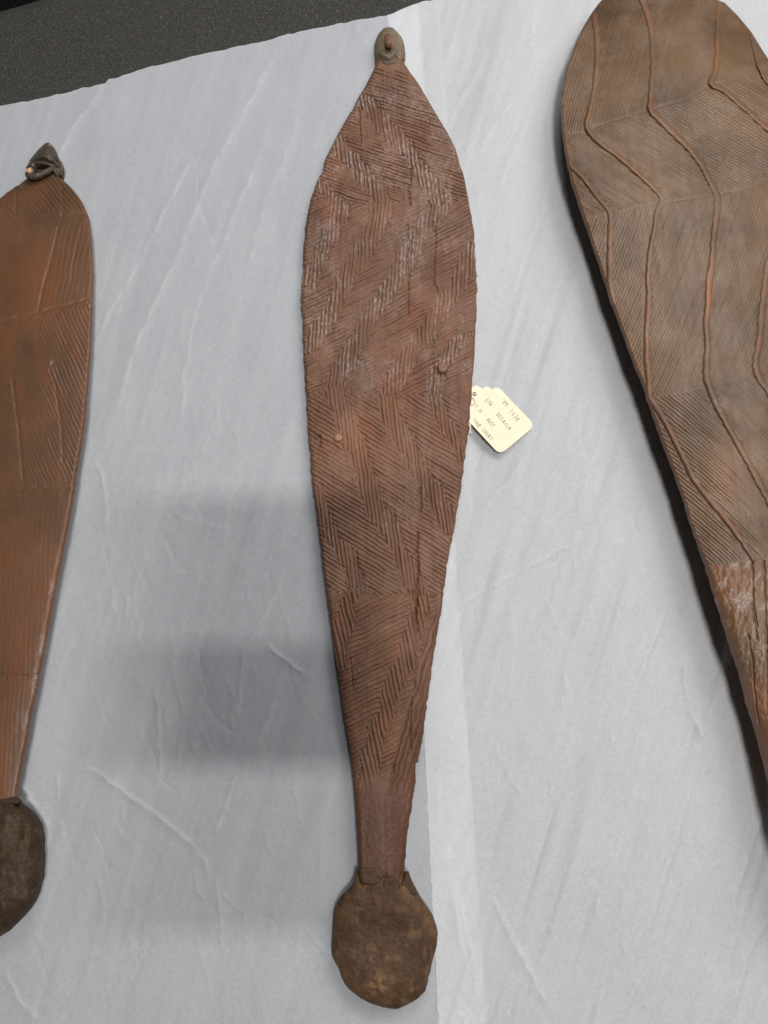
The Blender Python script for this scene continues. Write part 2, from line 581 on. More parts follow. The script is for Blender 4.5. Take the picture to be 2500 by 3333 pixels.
def sheet_grid(xl, xr, ytop, ybot, nc, nr):
    t = np.linspace(0, 1, nr)[:, None]; s = np.linspace(0, 1, nc)[None, :]
    # rows follow the slanted top edge
    X0 = xl(0.0) + (xr(0.0) - xl(0.0)) * s
    yt = ytop(X0)
    Y = yt + (ybot - yt) * t
    X = xl(Y) + (xr(Y) - xl(Y)) * s
    return X, Y


xl_a = lambda y: -260 + 0 * y
xr_a = lambda y: 1368 + 0.067 * (y - 100)
xl_b = lambda y: 1262 + 0.0505 * (y - 50) + 1.6 * (vnoise(np.asarray(y, float) / 9.0 + 0 * y, np.zeros_like(y) + 2.5, 31) - 0.5) * sstep(2300, 2500, np.asarray(y, float)) * 4
xr_b = lambda y: 2800 + 0 * y


def left_height(X, Y):
    return paper_height(X, Y, 40, CR_L, 1.0)


Xa, Ya = sheet_grid(xl_a, xr_a, top_edge_left, 3560.0, 420, 640)
ha, wa = left_height(Xa, Ya)
va = at(Xa, Ya, ha).reshape(-1, 3)
sa = mesh_obj("tissue_paper", va, grid_faces(*Xa.shape), M_tissue_a, attrs={'crease': wa})
sa["label"] = "bluish-white tissue sheet beneath the left spear thrower, its right edge under the other sheet"
sa["category"] = "paper sheet"; sa["group"] = "tissue sheets lining the table"

Xb, Yb = sheet_grid(xl_b, xr_b, top_edge_right, 3560.0, 340, 640)
hb, wb = paper_height(Xb, Yb, 60, CR_R, 2.6)
ov = Xb < xr_a(Yb) + 60
hl = np.zeros_like(hb); hl[ov] = left_height(Xb[ov], Yb[ov])[0]
hb = np.where(ov, np.maximum(hb, hl) + 0.0007 * (1 - sstep(0, 60, Xb - xr_a(Yb))), hb)
vb = at(Xb, Yb, hb).reshape(-1, 3)
sb = mesh_obj("tissue_paper", vb, grid_faces(*Xb.shape), M_tissue_b, attrs={'crease': wb})
sb["label"] = "brighter white tissue sheet under the cream tag and the broadest spear thrower"
sb["category"] = "paper sheet"; sb["group"] = "tissue sheets lining the table"


# ------------------------------------------------------------------ carved slabs (blades)
def interp_edges(rows):
    rows = np.asarray(rows, float)
    return lambda y: np.interp(y, rows[:, 0], rows[:, 1])


def shell(name_rows, X, Y, Ztop, z_side, z_bot, mats, parent, attrs, inset=5.0):
    """Closed slab: the carved top sheet, rounded sides, flat underside. name_rows: [(part name, first row, last row, material)]"""
    nr, nc = X.shape
    top = at(X, Y, Ztop)
    out = []
    for name, r0, r1, mat in name_rows:
        T = top[r0:r1 + 1]
        L1 = T[:, :1].copy(); R1 = T[:, -1:].copy()
        cx = (L1[..., :1] + R1[..., :1]) / 2
        zs = z_side[r0:r1 + 1, None]; zb = z_bot[r0:r1 + 1, None]

        def ring(E, frac, z, sgn):
            q = E.copy(); q[..., 0] += sgn * inset * PXM * frac; q[..., 2] = z
            return q
        cols = [ring(L1, 3.0, zb, 1), ring(L1, 0.7, zb + 0.0005, 1), ring(L1, 0.0, (zs + T[:, :1, 2]) / 2, 1), T,
                ring(R1, 0.0, (zs + T[:, -1:, 2]) / 2, -1), ring(R1, 0.7, zb + 0.0005, -1), ring(R1, 3.0, zb, -1)]
        A = np.concatenate(cols, 1)
        k = A.shape[1]
        v = A.reshape(-1, 3)
        f = grid_faces(A.shape[0], k)
        # underside
        i = np.arange(A.shape[0] - 1) * k
        und = np.stack([i, i + k - 1, i + 2 * k - 1, i + k], -1)
        at2 = {}
        for an, av in attrs.items():
            a = av[r0:r1 + 1]
            at2[an] = np.concatenate([a[:, :1]] * 3 + [a] + [a[:, -1:]] * 3, 1)
        o = mesh_obj(name, v, np.vstack([f, und]), mat, parent, attrs=at2)
        out.append(o)
    return out


def strokes(x, y, ang, period, seed, width=0.24, warp=0.5, rough=0.0):
    th = np.radians(ang)
    nx, ny = -np.sin(th), np.cos(th)
    ux, uy = np.cos(th), np.sin(th)
    p = (x * nx + y * ny) / period + warp * (fbm(x / 70, y / 70, seed, 3) - 0.5) * 2 + (0.10 + 0.25 * rough) * (vnoise(x / 11, y / 11, seed + 4) - 0.5) + 0.7 * rough * (vnoise(x / 27, y / 27, seed + 6) - 0.5)
    idx = np.floor(p)
    f = p - idx - 0.5 + (hsh(idx, seed) - 0.5) * (0.16 + 0.22 * rough)
    u = x * ux + y * uy
    wv = width * (0.75 + 0.5 * hsh(idx, seed + 3))
    g = np.exp(-np.abs(f / wv) ** 2.0)
    amp = (0.62 + 0.5 * hsh(idx, seed + 1)) * (0.62 + 0.6 * vnoise(u / 42 + 31 * hsh(idx, seed + 2), idx * 3.7, seed + 5))
    amp = amp * (1 - rough * 0.75 * (hsh(idx, seed + 9) < 0.10)) * (1 - rough * 0.9 * sstep(0.62, 0.75, vnoise(u / 30 + 17 * hsh(idx, seed + 12), idx * 2.3, seed + 7)))
    return g * amp, idx


def poly_x(pts):
    pts = np.asarray(pts, float)
    return lambda y: np.interp(y, pts[:, 0], pts[:, 1]), pts[0, 0], pts[-1, 0]


GROUP = "carved wooden spear throwers on tissue"

# ======================= the middle spear thrower
base_c = (float(at(1268, 1700)[0]), float(at(1268, 1700)[1]), 0.0)
T_c = thing("spear_thrower", "reddish-brown leaf-shaped spear thrower carved with deep zigzag grooves, cream tag tucked under its edge", "spear thrower", base_c, GROUP)

L_c = [(185, 1236), (207, 1226), (240, 1210), (284, 1188), (318, 1166), (345, 1153), (357, 1148), (361, 1147), (366, 1140), (400, 1120), (444, 1096), (482, 1077), (521, 1057), (548, 1051), (566, 1047), (588, 1031), (632, 1016), (660, 1010),
       (690, 1004), (745, 993), (799, 988), (871, 986), (944, 981), (1007, 980), (1040, 985), (1088, 984), (1156, 988), (1233, 992), (1305, 997), (1386, 1002), (1467, 1008), (1539, 1013), (1603, 1020), (1693, 1033), (1747, 1040),
       (1806, 1047), (1869, 1054), (1928, 1062), (1996, 1071), (2037, 1077), (2103, 1086), (2168, 1095), (2236, 1106), (2309, 1116), (2381, 1127), (2442, 1138), (2515, 1147), (2587, 1154), (2641, 1158), (2722, 1163), (2795, 1167), (2852, 1169), (2900, 1170)]
R_c = [(185, 1303), (200, 1313), (231, 1332), (270, 1361), (328, 1395), (386, 1429), (434, 1458), (482, 1482), (530, 1496), (579, 1511), (632, 1520), (675, 1530), (728, 1538), (758, 1542), (826, 1546), (880, 1551), (944, 1553), (1007, 1551),
       (1079, 1549), (1133, 1546), (1188, 1542), (1256, 1537), (1327, 1531), (1408, 1524), (1476, 1515), (1539, 1508), (1612, 1497), (1657, 1488), (1729, 1479), (1783, 1465), (1851, 1454), (1905, 1447), (1955, 1440), (2027, 1431), (2088, 1420),
       (2153, 1409), (2225, 1400), (2280, 1391), (2334, 1384), (2399, 1377), (2424, 1371), (2480, 1362), (2484, 1353), (2515, 1354), (2569, 1350), (2623, 1341), (2670, 1332), (2722, 1326), (2777, 1321), (2831, 1317), (2900, 1310)]
NR, NC = 1300, 300
yy = np.linspace(185, 2900, NR)
s = np.linspace(0, 1, NC)
s = s + 0.035 * np.sin(2 * np.pi * s) * -1        # a little denser at the rims
eL = interp_edges(L_c)(yy) + 2.2 * (vnoise(yy / 13, yy * 0, 51) - 0.5) * 2 * sstep(450, 600, yy) * (1 - 0.7 * sstep(1900, 2100, yy))
eR = interp_edges(R_c)(yy) + 2.0 * (vnoise(yy / 16, yy * 0 + 3, 52) - 0.5) * 2 * sstep(450, 600, yy)
Y = yy[:, None] + 0 * s[None, :]
X = eL[:, None] + (eR - eL)[:, None] * s[None, :]

bands = [
    ([(285, 1160), (313, 1172), (372, 1222), (500, 1328), (622, 1425), (640, 1440), (690, 1430), (736, 1375), (770, 1350), (907, 1285), (1088, 1172), (1233, 1094), (1285, 1085), (1300, 1103), (1500, 1172), (1657, 1230), (1770, 1284), (1880, 1343), (1930, 1368), (2000, 1366), (2073, 1342), (2171, 1312), (2225, 1283), (2298, 1257), (2370, 1232), (2442, 1210), (2533, 1200), (2575, 1212)],
     [(285, 30), (622, 38), (736, 33), (1233, 30), (1500, 33), (1880, 34), (2200, 31), (2575, 24)]),
    ([(440, 1085), (482, 1108), (529, 1153), (577, 1184), (613, 1220), (665, 1246), (736, 1228), (916, 1117), (1088, 1036), (1150, 1000)], [(440, 38), (600, 33), (1150, 28)]),
    ([(570, 1025), (600, 1040), (640, 1085), (690, 1108), (758, 1081), (850, 1030), (930, 995)], [(570, 26), (930, 28)]),
    ([(790, 1552), (853, 1524), (940, 1480), (1040, 1411), (1088, 1391), (1142, 1335), (1233, 1293), (1285, 1255), (1385, 1284), (1453, 1320), (1521, 1361), (1589, 1402), (1657, 1443), (1740, 1478)], [(790, 26), (853, 33), (1740, 33)]),
    ([(1090, 1515), (1133, 1472), (1242, 1412), (1272, 1411), (1363, 1442), (1430, 1483), (1500, 1512)], [(1090, 30), (1500, 24)]),
    ([(1590, 1020), (1657, 1049), (1725, 1072), (1792, 1117), (1883, 1153), (1925, 1160), (1972, 1124), (2050, 1115), (2117, 1102), (2170, 1098)], [(1590, 26), (1883, 28), (2170, 24)]),
]
wob = (fbm(X / 55, Y / 55, 71, 3) - 0.5) * 14
bd = np.full(X.shape, 1e9)          # signed distance outside the nearest band of upright strokes
for pts, hws in bands:
    fx, y0, y1 = poly_x(pts)
    fh, _, _ = poly_x(hws)
    d = np.abs(X - fx(Y) + wob) - fh(Y)
    d = np.where((Y > y0) & (Y < y1), d, np.maximum(d, 0) + np.maximum(y0 - Y, Y - y1))
    bd = np.minimum(bd, d)
Ys = Y + (fbm(X / 90, Y / 90, 75, 2) - 0.5) * 50 - 0.05 * (X - 1260)
a_wide = np.where(Ys < 650, 13 + 12 * sstep(1200, 1480, X), np.where(Ys < 1282, -27 + 6 * (fbm(X / 200, Y / 200, 77, 2) - .5), np.where(Ys < 1935, 31.0, -27.0)))
a_band = np.where(Ys < 650, 82.0, np.where(Ys < 1282, 94.0, np.where(Ys < 1935, 83.0, 78.0)))
sec = np.where(Ys < 650, 0, np.where(Ys < 1282, 1, np.where(Ys < 1935, 2, 3)))
per_w = np.where(sec == 0, 10.5, np.where(sec == 1, 11.8, np.where(sec == 2, 13.0, 14.0)))
gw = np.zeros(X.shape); iw = np.zeros(X.shape); gb = np.zeros(X.shape); ib = np.zeros(X.shape)
for k in range(4):
    m = sec == k
    for src, ang, per, sd in ((0, a_wide, per_w, 81), (1, a_band, np.full(X.shape, 12.6 if k < 2 else (12.5 if k == 2 else 14.5)), 91)):
        # one direction per section keeps the phase continuous
        an = float(np.median(ang[m])) if m.any() else 0
        g, i = strokes(X[m], Y[m], an if src or k else 18.0, float(per[m][0]), sd + k * 7, 0.20 if src else 0.19, 0.34 if src else 0.40, 0.28 if k < 2 else 0.13)
        if src:
            gb[m], ib[m] = g, i
        else:
            gw[m], iw[m] = g, i
jit = (hsh(iw, 5) - 0.5) * 17 + (hsh(ib, 6) - 0.5) * 11
inb = 1 - sstep(-2.5, 2.5, bd + jit)
near = np.exp(-((bd + jit) / 9.0) ** 2)
g = gw * (1 - inb) + gb * inb * 1.3
# the section turns are cut rough
turn = np.exp(-(np.minimum(np.minimum(np.abs(Ys - 650), np.abs(Ys - 1282)), np.abs(Ys - 1935)) / 12.0) ** 2)
x_fac = np.interp(Y, [1935, 2027, 2218, 2400, 2587, 2640], [1450, 1405, 1342, 1298, 1257, 1250])      # smooth facet on the right of the handle
fac = sstep(-6, 6, X - x_fac + (fbm(X / 30, Y / 60, 88, 2) - .5) * 10) * sstep(1935, 2010, Y)
worn = sstep(0.34, 0.56, fbm(X / 80, Y / 95, 97, 4))
fade = 1 - sstep(2500, 2590, Y + 0.5 * (X - 1200) + 30 * (hsh(ib, 8) - .5))
fade = fade * sstep(0.0, 24, Y - 208)
depth = (0.0019 - 0.0002 * (sec >= 2)) * (0.50 + 0.50 * worn) * fade
long_lines, _ = strokes(X + 0.31 * (Y - 2000), Y, 90 - 0.5, 19.0, 111, 0.13, 0.7)
top_c = -(g * depth * (1 - fac) + near * 0.0008 * (1 - 0.5 * (sec == 3)) * fade * (1 - fac) * (0.4 + 0.9 * vnoise(X / 14, Y / 14, 99)) + turn * 0.0012 * vnoise(X / 12, Y / 12, 98) * (1 - fac))
top_c -= fac * long_lines * 0.0017 * (1 - sstep(2480, 2600, Y))
top_c += 0.0010 * (fbm(X / 45, Y / 60, 101, 4) - 0.5) + 0.00050 * (fbm(X / 8, Y / 9, 102, 2) - 0.5)
# cracks along the grain
for pts, w, dp in [
    ([(1166, 318), (1170, 370), (1172, 420), (1175, 465)], 2.6, 0.0016),
    ([(1332, 480), (1338, 540), (1336, 590), (1328, 620), (1336, 668)], 3.2, 0.0022),
    ([(1326, 735), (1330, 800), (1325, 830), (1330, 900), (1328, 1030)], 3.2, 0.0018),
    ([(1418, 740), (1416, 800), (1414, 920), (1424, 955)], 3.0, 0.0016),
    ([(1410, 1100), (1408, 1190)], 2.4, 0.0010),
    ([(1040, 1418), (1042, 1440), (1038, 1455)], 3.2, 0.0022),
    ([(1366, 1590), (1372, 1640), (1368, 1665)], 3.2, 0.0020),
    ([(1360, 1735), (1357, 1790), (1362, 1870), (1356, 1900), (1357, 1960), (1352, 2000)], 3.6, 0.0024),
    ([(1358, 1955), (1352, 2010), (1358, 2060)], 3.2, 0.0022),
    ([(1340, 2270), (1336, 2400), (1338, 2440)], 2.6, 0.0016),
    ([(1147, 2240), (1140, 2140)], 2.6, 0.0010),
    ([(1285, 2490), (1282, 2515)], 2.4, 0.0014),
]:
    P_ = np.asarray(pts, float)
    m = (X > P_[:, 0].min() - 20) & (X < P_[:, 0].max() + 20) & (Y > P_[:, 1].min() - 20) & (Y < P_[:, 1].max() + 20)
    d, _, _ = poly_dist(X[m] + (vnoise(X[m] / 9, Y[m] / 9, 3) - .5) * 5, Y[m], P_)
    top_c[m] -= dp * np.exp(-(d / w) ** 2)
# nicks and pits
for (px, py, r, dp) in [(1330, 665, 8, 0.0018), (1210, 2390, 5, 0.0008), (1366, 520, 7, 0.0012), (1385, 560, 8, 0.0014), (1420, 590, 9, 0.0013), (1445, 612, 8, 0.0012), (1340, 470, 6, 0.001), (1213, 330, 6, 0.0012), (1302, 405, 6, 0.001), (1217, 1545, 9, 0.0012), (1430, 1575, 10, 0.0012), (1232, 1635, 6, 0.0008), (1256, 1770, 8, 0.0009), (1310, 1245, 8, 0.0010), (1400, 1250, 10, 0.0013)]:
    top_c -= dp * np.exp(-((X - px) ** 2 + (Y - py) ** 2) / r ** 2)
# cross-section: slightly domed board with worn rims
wid = (eR - eL)[:, None]
dL = X - eL[:, None]; dR = eR[:, None] - X
rL = np.interp(Y, [185, 600, 1900, 2100, 2250, 2500, 2700, 2900], [10, 12, 14, 20, 30, 26, 18, 16])
rR = np.interp(Y, [185, 600, 1900, 2100, 2500, 2900], [10, 12, 10, 12, 14, 24])


def rim(d, r, drop):
    q = np.clip(1 - d / r, 0, 1)
    return drop * (1 - np.sqrt(np.clip(1 - q * q, 0, 1)))


zb_c = np.interp(yy, [185, 500, 1200, 2000, 2600, 2900], [0.006, 0.006, 0.0065, 0.008, 0.010, 0.010])
th = np.interp(yy, [185, 500, 1500, 2300, 2900], [0.006, 0.0075, 0.0085, 0.0105, 0.0105])
dome = 0.0012 * (1 - ((X - (eL + eR)[:, None] / 2) / (wid / 2)) ** 2)
Zt = (zb_c + th)[:, None] + dome + top_c - rim(dL, rL, 0.0045) - rim(dR, rR, 0.004) - fac * 0.0036 * np.clip((X - x_fac) / 60, 0, 1.2)
Zt = np.maximum(Zt, (zb_c + 0.0012)[:, None])
reg = sstep(230, 330, Y) * (1 - sstep(1150, 1420, Y))
ch = reg * sstep(0.47, 0.66, fbm(X / 75, Y / 110, 121, 3) + 0.10 * inb + 0.12 * (1 - sstep(600, 800, Y))) * (0.42 + 0.45 * inb + 0.2 * (1 - sstep(500, 700, Y)))
ch += 0.28 * sstep(0.58, 0.72, fbm(X / 60, Y / 80, 125, 3)) * (1 - sstep(1900, 2200, Y)) * (0.4 + inb)
ch = np.clip(ch * 0.72, 0, 0.75) * np.clip(1 - 1.3 * g, 0, 1) * sstep(0.25, 0.68, fbm(X / 6, Y / 9, 127, 3))
ti = 0.35 * np.exp(-(((X - 1120) / 70) ** 2 + ((Y - 1440) / 70) ** 2)) + 0.25 * np.exp(-(((X - 1320) / 60) ** 2 + ((Y - 1150) / 90) ** 2)) + 0.3 * sstep(0.58, 0.75, fbm(X / 90, Y / 140, 131, 3))
ti = np.clip(ti, 0, 0.6)
shade_h = np.clip(sstep(2440, 2680, Y + 0.4 * (X - 1240) + 120 * (fbm(X / 40, Y / 90, 141, 3) - .5)) + 0.75 * fac * sstep(2100, 2500, Y), 0, 1) * (0.75 + 0.5 * (fbm(X / 20, Y / 120, 143, 3) - .5))  # handle end and facet dimmed in the colour for the weaker light there
r_split = int(np.searchsorted(yy, 2560))
shell([("blade", 0, r_split, M_center), ("handle", r_split, NR - 1, M_center)], X, Y, Zt, zb_c + 0.002, zb_c, None, T_c, {"chalk": ch, "tint": ti, "handle_shade": shade_h}, 5.0)


def zc(px, py):
    r = int(np.clip(np.searchsorted(yy, py), 0, NR - 1)); c = int(np.argmin(np.abs(X[r] - px)))
    return float(Zt[r, c])


# ------------------------------------------------------------------ pillow-shaped lumps
def pillow(name, rows, nr, nc, z0, hgt, mat, parent, p=2.4, rough=0.0008, nscale=40, seed=1, ybot=None, extra=None, tint=None, ewob=3.0, flat=0.0):
    rows = np.asarray(rows, float)
    t = np.linspace(0, 1, nr)
    t = 0.5 - 0.5 * np.cos(np.pi * t) if ybot is None else t
    y = rows[0, 0] + (rows[-1, 0] - rows[0, 0]) * t
    L = np.interp(y, rows[:, 0], rows[:, 1]); R = np.interp(y, rows[:, 0], rows[:, 2])
    L = L + ewob * (vnoise(y / 17, y * 0, seed + 200) - .5) * 2; R = R + ewob * (vnoise(y / 17, y * 0 + 7, seed + 201) - .5) * 2
    s_ = 0.5 - 0.5 * np.cos(np.pi * np.linspace(0, 1, nc))
    Xp = L[:, None] + (R - L)[:, None] * s_[None, :]
    Yp = y[:, None] + 0 * s_[None, :]
    if ybot is not None:
        ye = np.interp(s_, [q[0] for q in ybot], [q[1] for q in ybot])
        Yp = rows[0, 0] + (ye[None, :] - rows[0, 0]) * t[:, None]
        L = np.interp(Yp, rows[:, 0], rows[:, 1]); R = np.interp(Yp, rows[:, 0], rows[:, 2])
        Xp = L + (R - L) * s_[None, :]
    u = np.clip(np.abs(2 * s_[None, :] - 1), 0, 1)
    if ybot is None:
        v = np.abs(2 * t[:, None] - 1)
    else:
        v = np.clip(1 - t[:, None] * 1.6, 0, 1)
    prof = np.clip(1 - u ** p, 0, 1) ** (1 / p) * np.clip(1 - v ** p, 0, 1) ** (1 / p)
    if ybot is not None:
        prof = prof * (1 - 0.35 * sstep(0.72, 1.0, t[:, None]))
    Z = z0 + hgt * prof
    Z = Z + rough * (fbm(Xp / nscale, Yp / nscale, seed, 5) - 0.5) * 2 * np.clip(prof * 1.5, 0, 1)
    if extra is not None:
        Z = Z + extra(Xp, Yp) * np.clip(prof * 1.5, 0, 1)
    Z = np.maximum(Z, z0)
    top = at(Xp, Yp, Z)
    # underside: the rim pulled in and set down
    c = top.reshape(-1, 3).mean(0)
    bot = top.copy(); bot[..., 2] = flat if flat is not None else z0
    bot[..., :2] = c[:2] + (bot[..., :2] - c[:2]) * 0.94
    n = nr * nc
    f = grid_faces(nr, nc)
    fb = f[:, ::-1] + n
    ri = lambda r, c_: r * nc + c_
    loop = [ri(0, c_) for c_ in range(nc)] + [ri(r, nc - 1) for r in range(1, nr)] + [ri(nr - 1, c_) for c_ in range(nc - 2, -1, -1)] + [ri(r, 0) for r in range(nr - 2, 0, -1)]
    lp = np.array(loop); nx = np.roll(lp, -1)
    side = np.stack([lp, lp + n, nx + n, nx], -1)[:, ::-1]
    tn = np.zeros(n * 2)
    if tint is not None:
        tn[:n] = tint(Xp, Yp).ravel()
    o = mesh_obj(name, np.vstack([top.reshape(-1, 3), bot.reshape(-1, 3)]), np.vstack([f, fb, side]), mat, parent, attrs={"tint": tn})
    return o, (Xp, Yp, Z)


lump_rows = [(2836, 1163, 1330), (2867, 1158, 1342), (2896, 1131, 1355), (2921, 1106, 1370), (2950, 1092, 1389), (2975, 1086, 1407), (3012, 1083, 1420), (3041, 1081, 1425), (3077, 1079, 1422), (3113, 1081, 1413), (3138, 1094, 1406),
             (3156, 1105, 1402), (3178, 1111, 1396), (3200, 1120, 1391), (3225, 1141, 1384), (3250, 1174, 1362), (3267, 1210, 1331), (3279, 1248, 1306), (3284, 1280, 1295)]


def lump_extra(Xp, Yp):
    z = 0.0024 * np.exp(-(((Xp - 1240) / 90) ** 2 + ((Yp - 3060) / 90) ** 2)) * -1
    z += 0.0016 * (fbm(Xp / 60, Yp / 80, 301, 3) - .5) * 2
    z -= 0.0012 * np.exp(-(poly_dist(Xp, Yp, [(1392, 3080), (1402, 3060), (1398, 3120), (1385, 3165)])[0] / 5) ** 2)
    z -= 0.0009 * np.exp(-(poly_dist(Xp, Yp, [(1277, 2910), (1272, 2960), (1278, 3020)])[0] / 3) ** 2)
    return z


lump_c, (lx, ly, lz) = pillow("resin_grip", lump_rows, 150, 120, 0.006, 0.019, M_gum, T_c, 3.4, 0.0010, 34, 305, extra=lump_extra, ewob=1.0,
                              tint=lambda a, b: 0.75 * np.exp(-(((a - 1232) / 30) ** 2 + ((b - 3200) / 34) ** 2)) * sstep(0.35, 0.6, fbm(a / 14, b / 14, 311, 3)) + 0.30 * np.exp(-(((a - 1325) / 26) ** 2 + ((b - 2910) / 26) ** 2)) + 0.22 * sstep(0.6, 0.75, fbm(a / 22, b / 40, 313, 4)) + 0.30 * sstep(0.72, 0.98, np.hypot((a - 1252) / 172, (b - 3060) / 222)) * sstep(0.35, 0.65, fbm(a / 30, b / 40, 315, 3)))
# curled rims of resin where the handle enters the lump


def flake(name, outline, z_in, thick, mat, parent, seed):
    """thin irregular scab: outline in source pixels, lying on a surface"""
    pts = smooth_poly(outline + [outline[0]], 5)[:-1]
    c = pts.mean(0)
    rings = [1.0, 0.93, 0.75, 0.45, 0.15]
    hts = [0.0, 0.75, 1.0, 0.95, 1.0]
    vs = []
    n = len(pts)
    for r, h in zip(rings, hts):
        q = c + (pts - c) * r
        vs.append(at(q[:, 0], q[:, 1], z_in + thick * h + 0.0006 * (vnoise(q[:, 0] / 10, q[:, 1] / 10, seed) - .5)))
    low = at(pts[:, 0], pts[:, 1], z_in - 0.004)
    v = np.vstack([low] + vs)
    f = []
    for k in range(len(rings)):
        for i in range(n):
            j = (i + 1) % n
            f.append((k * n + i, k * n + j, (k + 1) * n + j, (k + 1) * n + i))
    f.append(tuple(len(rings) * n + i for i in range(n)))
    o = mesh_obj(name, v, f, mat, parent)
    bm = bmesh.new(); bm.from_mesh(o.data); bmesh.ops.recalc_face_normals(bm, faces=bm.faces); bm.to_mesh(o.data); bm.free()
    return o


zh = zc(1240, 2830)
flake("resin_flake", [(1168, 2826), (1190, 2824), (1215, 2827), (1245, 2834), (1262, 2842), (1250, 2858), (1235, 2872), (1215, 2882), (1190, 2880), (1174, 2868)], zh - 0.0004, 0.0013, M_gum, T_c, 5)
flake("resin_flake", [(1248, 2866), (1258, 2852), (1270, 2852), (1290, 2862), (1302, 2880), (1298, 2900), (1270, 2905), (1245, 2895)], zh - 0.0003, 0.0011, M_gum, T_c, 6)
flake("resin_rim", [(1300, 2876), (1311, 2862), (1318, 2842), (1329, 2838), (1338, 2860), (1346, 2885), (1356, 2915), (1330, 2920), (1306, 2905)], 0.017, 0.0038, M_gum, T_c, 7)
flake("resin_rim", [(1160, 2836), (1168, 2842), (1171, 2862), (1178, 2885), (1190, 2905), (1165, 2915), (1140, 2900), (1154, 2868)], 0.016, 0.003, M_gum, T_c, 8)

# knob at the tip with its peg
knob_rows = [(88, 1262, 1270), (91, 1250, 1279), (95, 1246, 1284), (107, 1234, 1296), (122, 1227, 1308), (134, 1221.6, 1312.5), (148, 1219, 1316.5), (170, 1218.6, 1319), (186, 1219.5, 1320), (195, 1220, 1319), (206, 1221, 1316)]


def knob_extra(a, b):
    z = -0.0035 * np.exp(-(((a - 1262) / 11) ** 2 + ((b - 166) / 13) ** 2))
    z += 0.0022 * np.exp(-(((a - 1252) / 7) ** 2 + ((b - 132) / 16) ** 2))
    z += 0.0015 * np.exp(-(((a - 1284) / 7) ** 2 + ((b - 148) / 14) ** 2))
    return z


knob, _ = pillow("resin_cap", knob_rows, 80, 60, 0.004, 0.0165, M_gum_grey, T_c, 2.1, 0.0007, 22, 321,
                 ybot=[(0, 215), (0.08, 203), (0.14, 198), (0.28, 204), (0.42, 208), (0.6, 204), (0.78, 199), (0.88, 190), (0.94, 189), (1, 203)], extra=knob_extra,
                 tint=lambda a, b: 0.95 * (np.exp(-(((a - 1301) / 6) ** 2 + ((b - 180) / 9) ** 2)) > 0.42) * sstep(0.3, 0.5, fbm(a / 5, b / 5, 323, 2)) + 0.22 * np.exp(-(((a - 1303) / 7) ** 2 + ((b - 130) / 14) ** 2)), ewob=0.8)
p0, p1, p2 = at(1262, 124, 0.0165), at(1264, 134, 0.0225), at(1266, 146, 0.0262)
v, f = tube([p0, (p0 + p1) / 2, p1, (p1 + p2) / 2, p2, p2 + (p2 - p1) * 0.08], [0.0042, 0.0041, 0.0040, 0.0038, 0.0033, 0.0018], 14)
sub(mesh_obj("peg", v, f, M_peg, T_c), T_c)


def plug(name, px, py, rpx, hgt, mat, parent, lift):
    z = zc(px, py)
    c = at(px, py, z - 0.0012)
    r = rpx * PXM
    vs, fs = [], []
    prof = [(1.0, 0), (1.0, 0.6), (0.92, 0.9), (0.7, 1.02), (0.35, 1.0), (0.08, 0.97)]
    n = 20
    for q, h in prof:
        for k in range(n):
            th_ = 2 * math.pi * k / n
            rr = r * q * (1 + 0.05 * math.sin(3 * th_ + px) + 0.03 * math.sin(5 * th_))
            vs.append((c[0] + rr * math.cos(th_), c[1] + rr * math.sin(th_), c[2] + (hgt + 0.0012) * h))
    for i in range(len(prof) - 1):
        for k in range(n):
            k2 = (k + 1) % n
            fs.append((i * n + k, i * n + k2, (i + 1) * n + k2, (i + 1) * n + k))
    fs.append(tuple((len(prof) - 1) * n + k for k in range(n)))
    return mesh_obj(name, vs, fs, mat, parent)


plug("wooden_plug", 1440, 1203, 19, 0.0042, M_peg, T_c, 0)["label"] = "raised round brown wooden plug"
plug("wooden_plug", 1102, 1427, 14, 0.0020, M_pink, T_c, 0)["label"] = "flush pale pinkish wooden plug"

# ======================= the right, broad spear thrower
base_r = (float(at(2350, 1200)[0]), float(at(2350, 1200)[1]), 0.0)
T_r = thing("spear_thrower", "broadest spear thrower, tan-brown, with raised ridges between fine grooves, standing high over a black shadow", "spear thrower", base_r, GROUP)
L_r = [(-52, 2135), (-46, 2085), (-36, 2045), (-20, 2002), (0, 1958), (36, 1931), (77, 1904), (122, 1881), (163, 1863), (203, 1849), (244, 1838), (289, 1830), (335, 1826), (384, 1827), (429, 1830), (475, 1836), (520, 1845), (574, 1857), (619, 1870), (678, 1890), (728, 1908),
       (791, 1929), (836, 1944), (891, 1961), (945, 1979), (1063, 2021), (1162, 2057), (1248, 2092), (1307, 2112), (1375, 2134), (1442, 2158), (1501, 2182), (1569, 2206), (1632, 2228), (1709, 2250), (1768, 2271), (1827, 2293), (1875, 2310), (1944, 2331), (2017, 2356), (2107, 2384), (2188, 2412), (2290, 2438), (2371, 2465), (2497, 2500), (3000, 2625)]
R_r = [(-52, 2150), (-46, 2205), (-36, 2250), (-20, 2300), (0, 2338), (9, 2360), (50, 2401), (104, 2446), (163, 2482), (190, 2500), (310, 2560), (430, 2602), (560, 2635), (700, 2655), (900, 2666), (1400, 2672), (2000, 2682), (2600, 2700), (3000, 2745)]
NRr, NCr = 1053, 400
yr = np.concatenate([[-52, -50, -48], np.linspace(-46, 1900, 780), np.linspace(1904, 3000, NRr - 783)])
sr = np.linspace(0, 1, NCr) ** 1.05
erL = interp_edges(L_r)(yr) + 1.2 * (vnoise(yr / 15, yr * 0, 151) - .5) * 2
erR = interp_edges(R_r)(yr)
Yr = yr[:, None] + 0 * sr[None, :]
Xr = erL[:, None] + (erR - erL)[:, None] * sr[None, :]
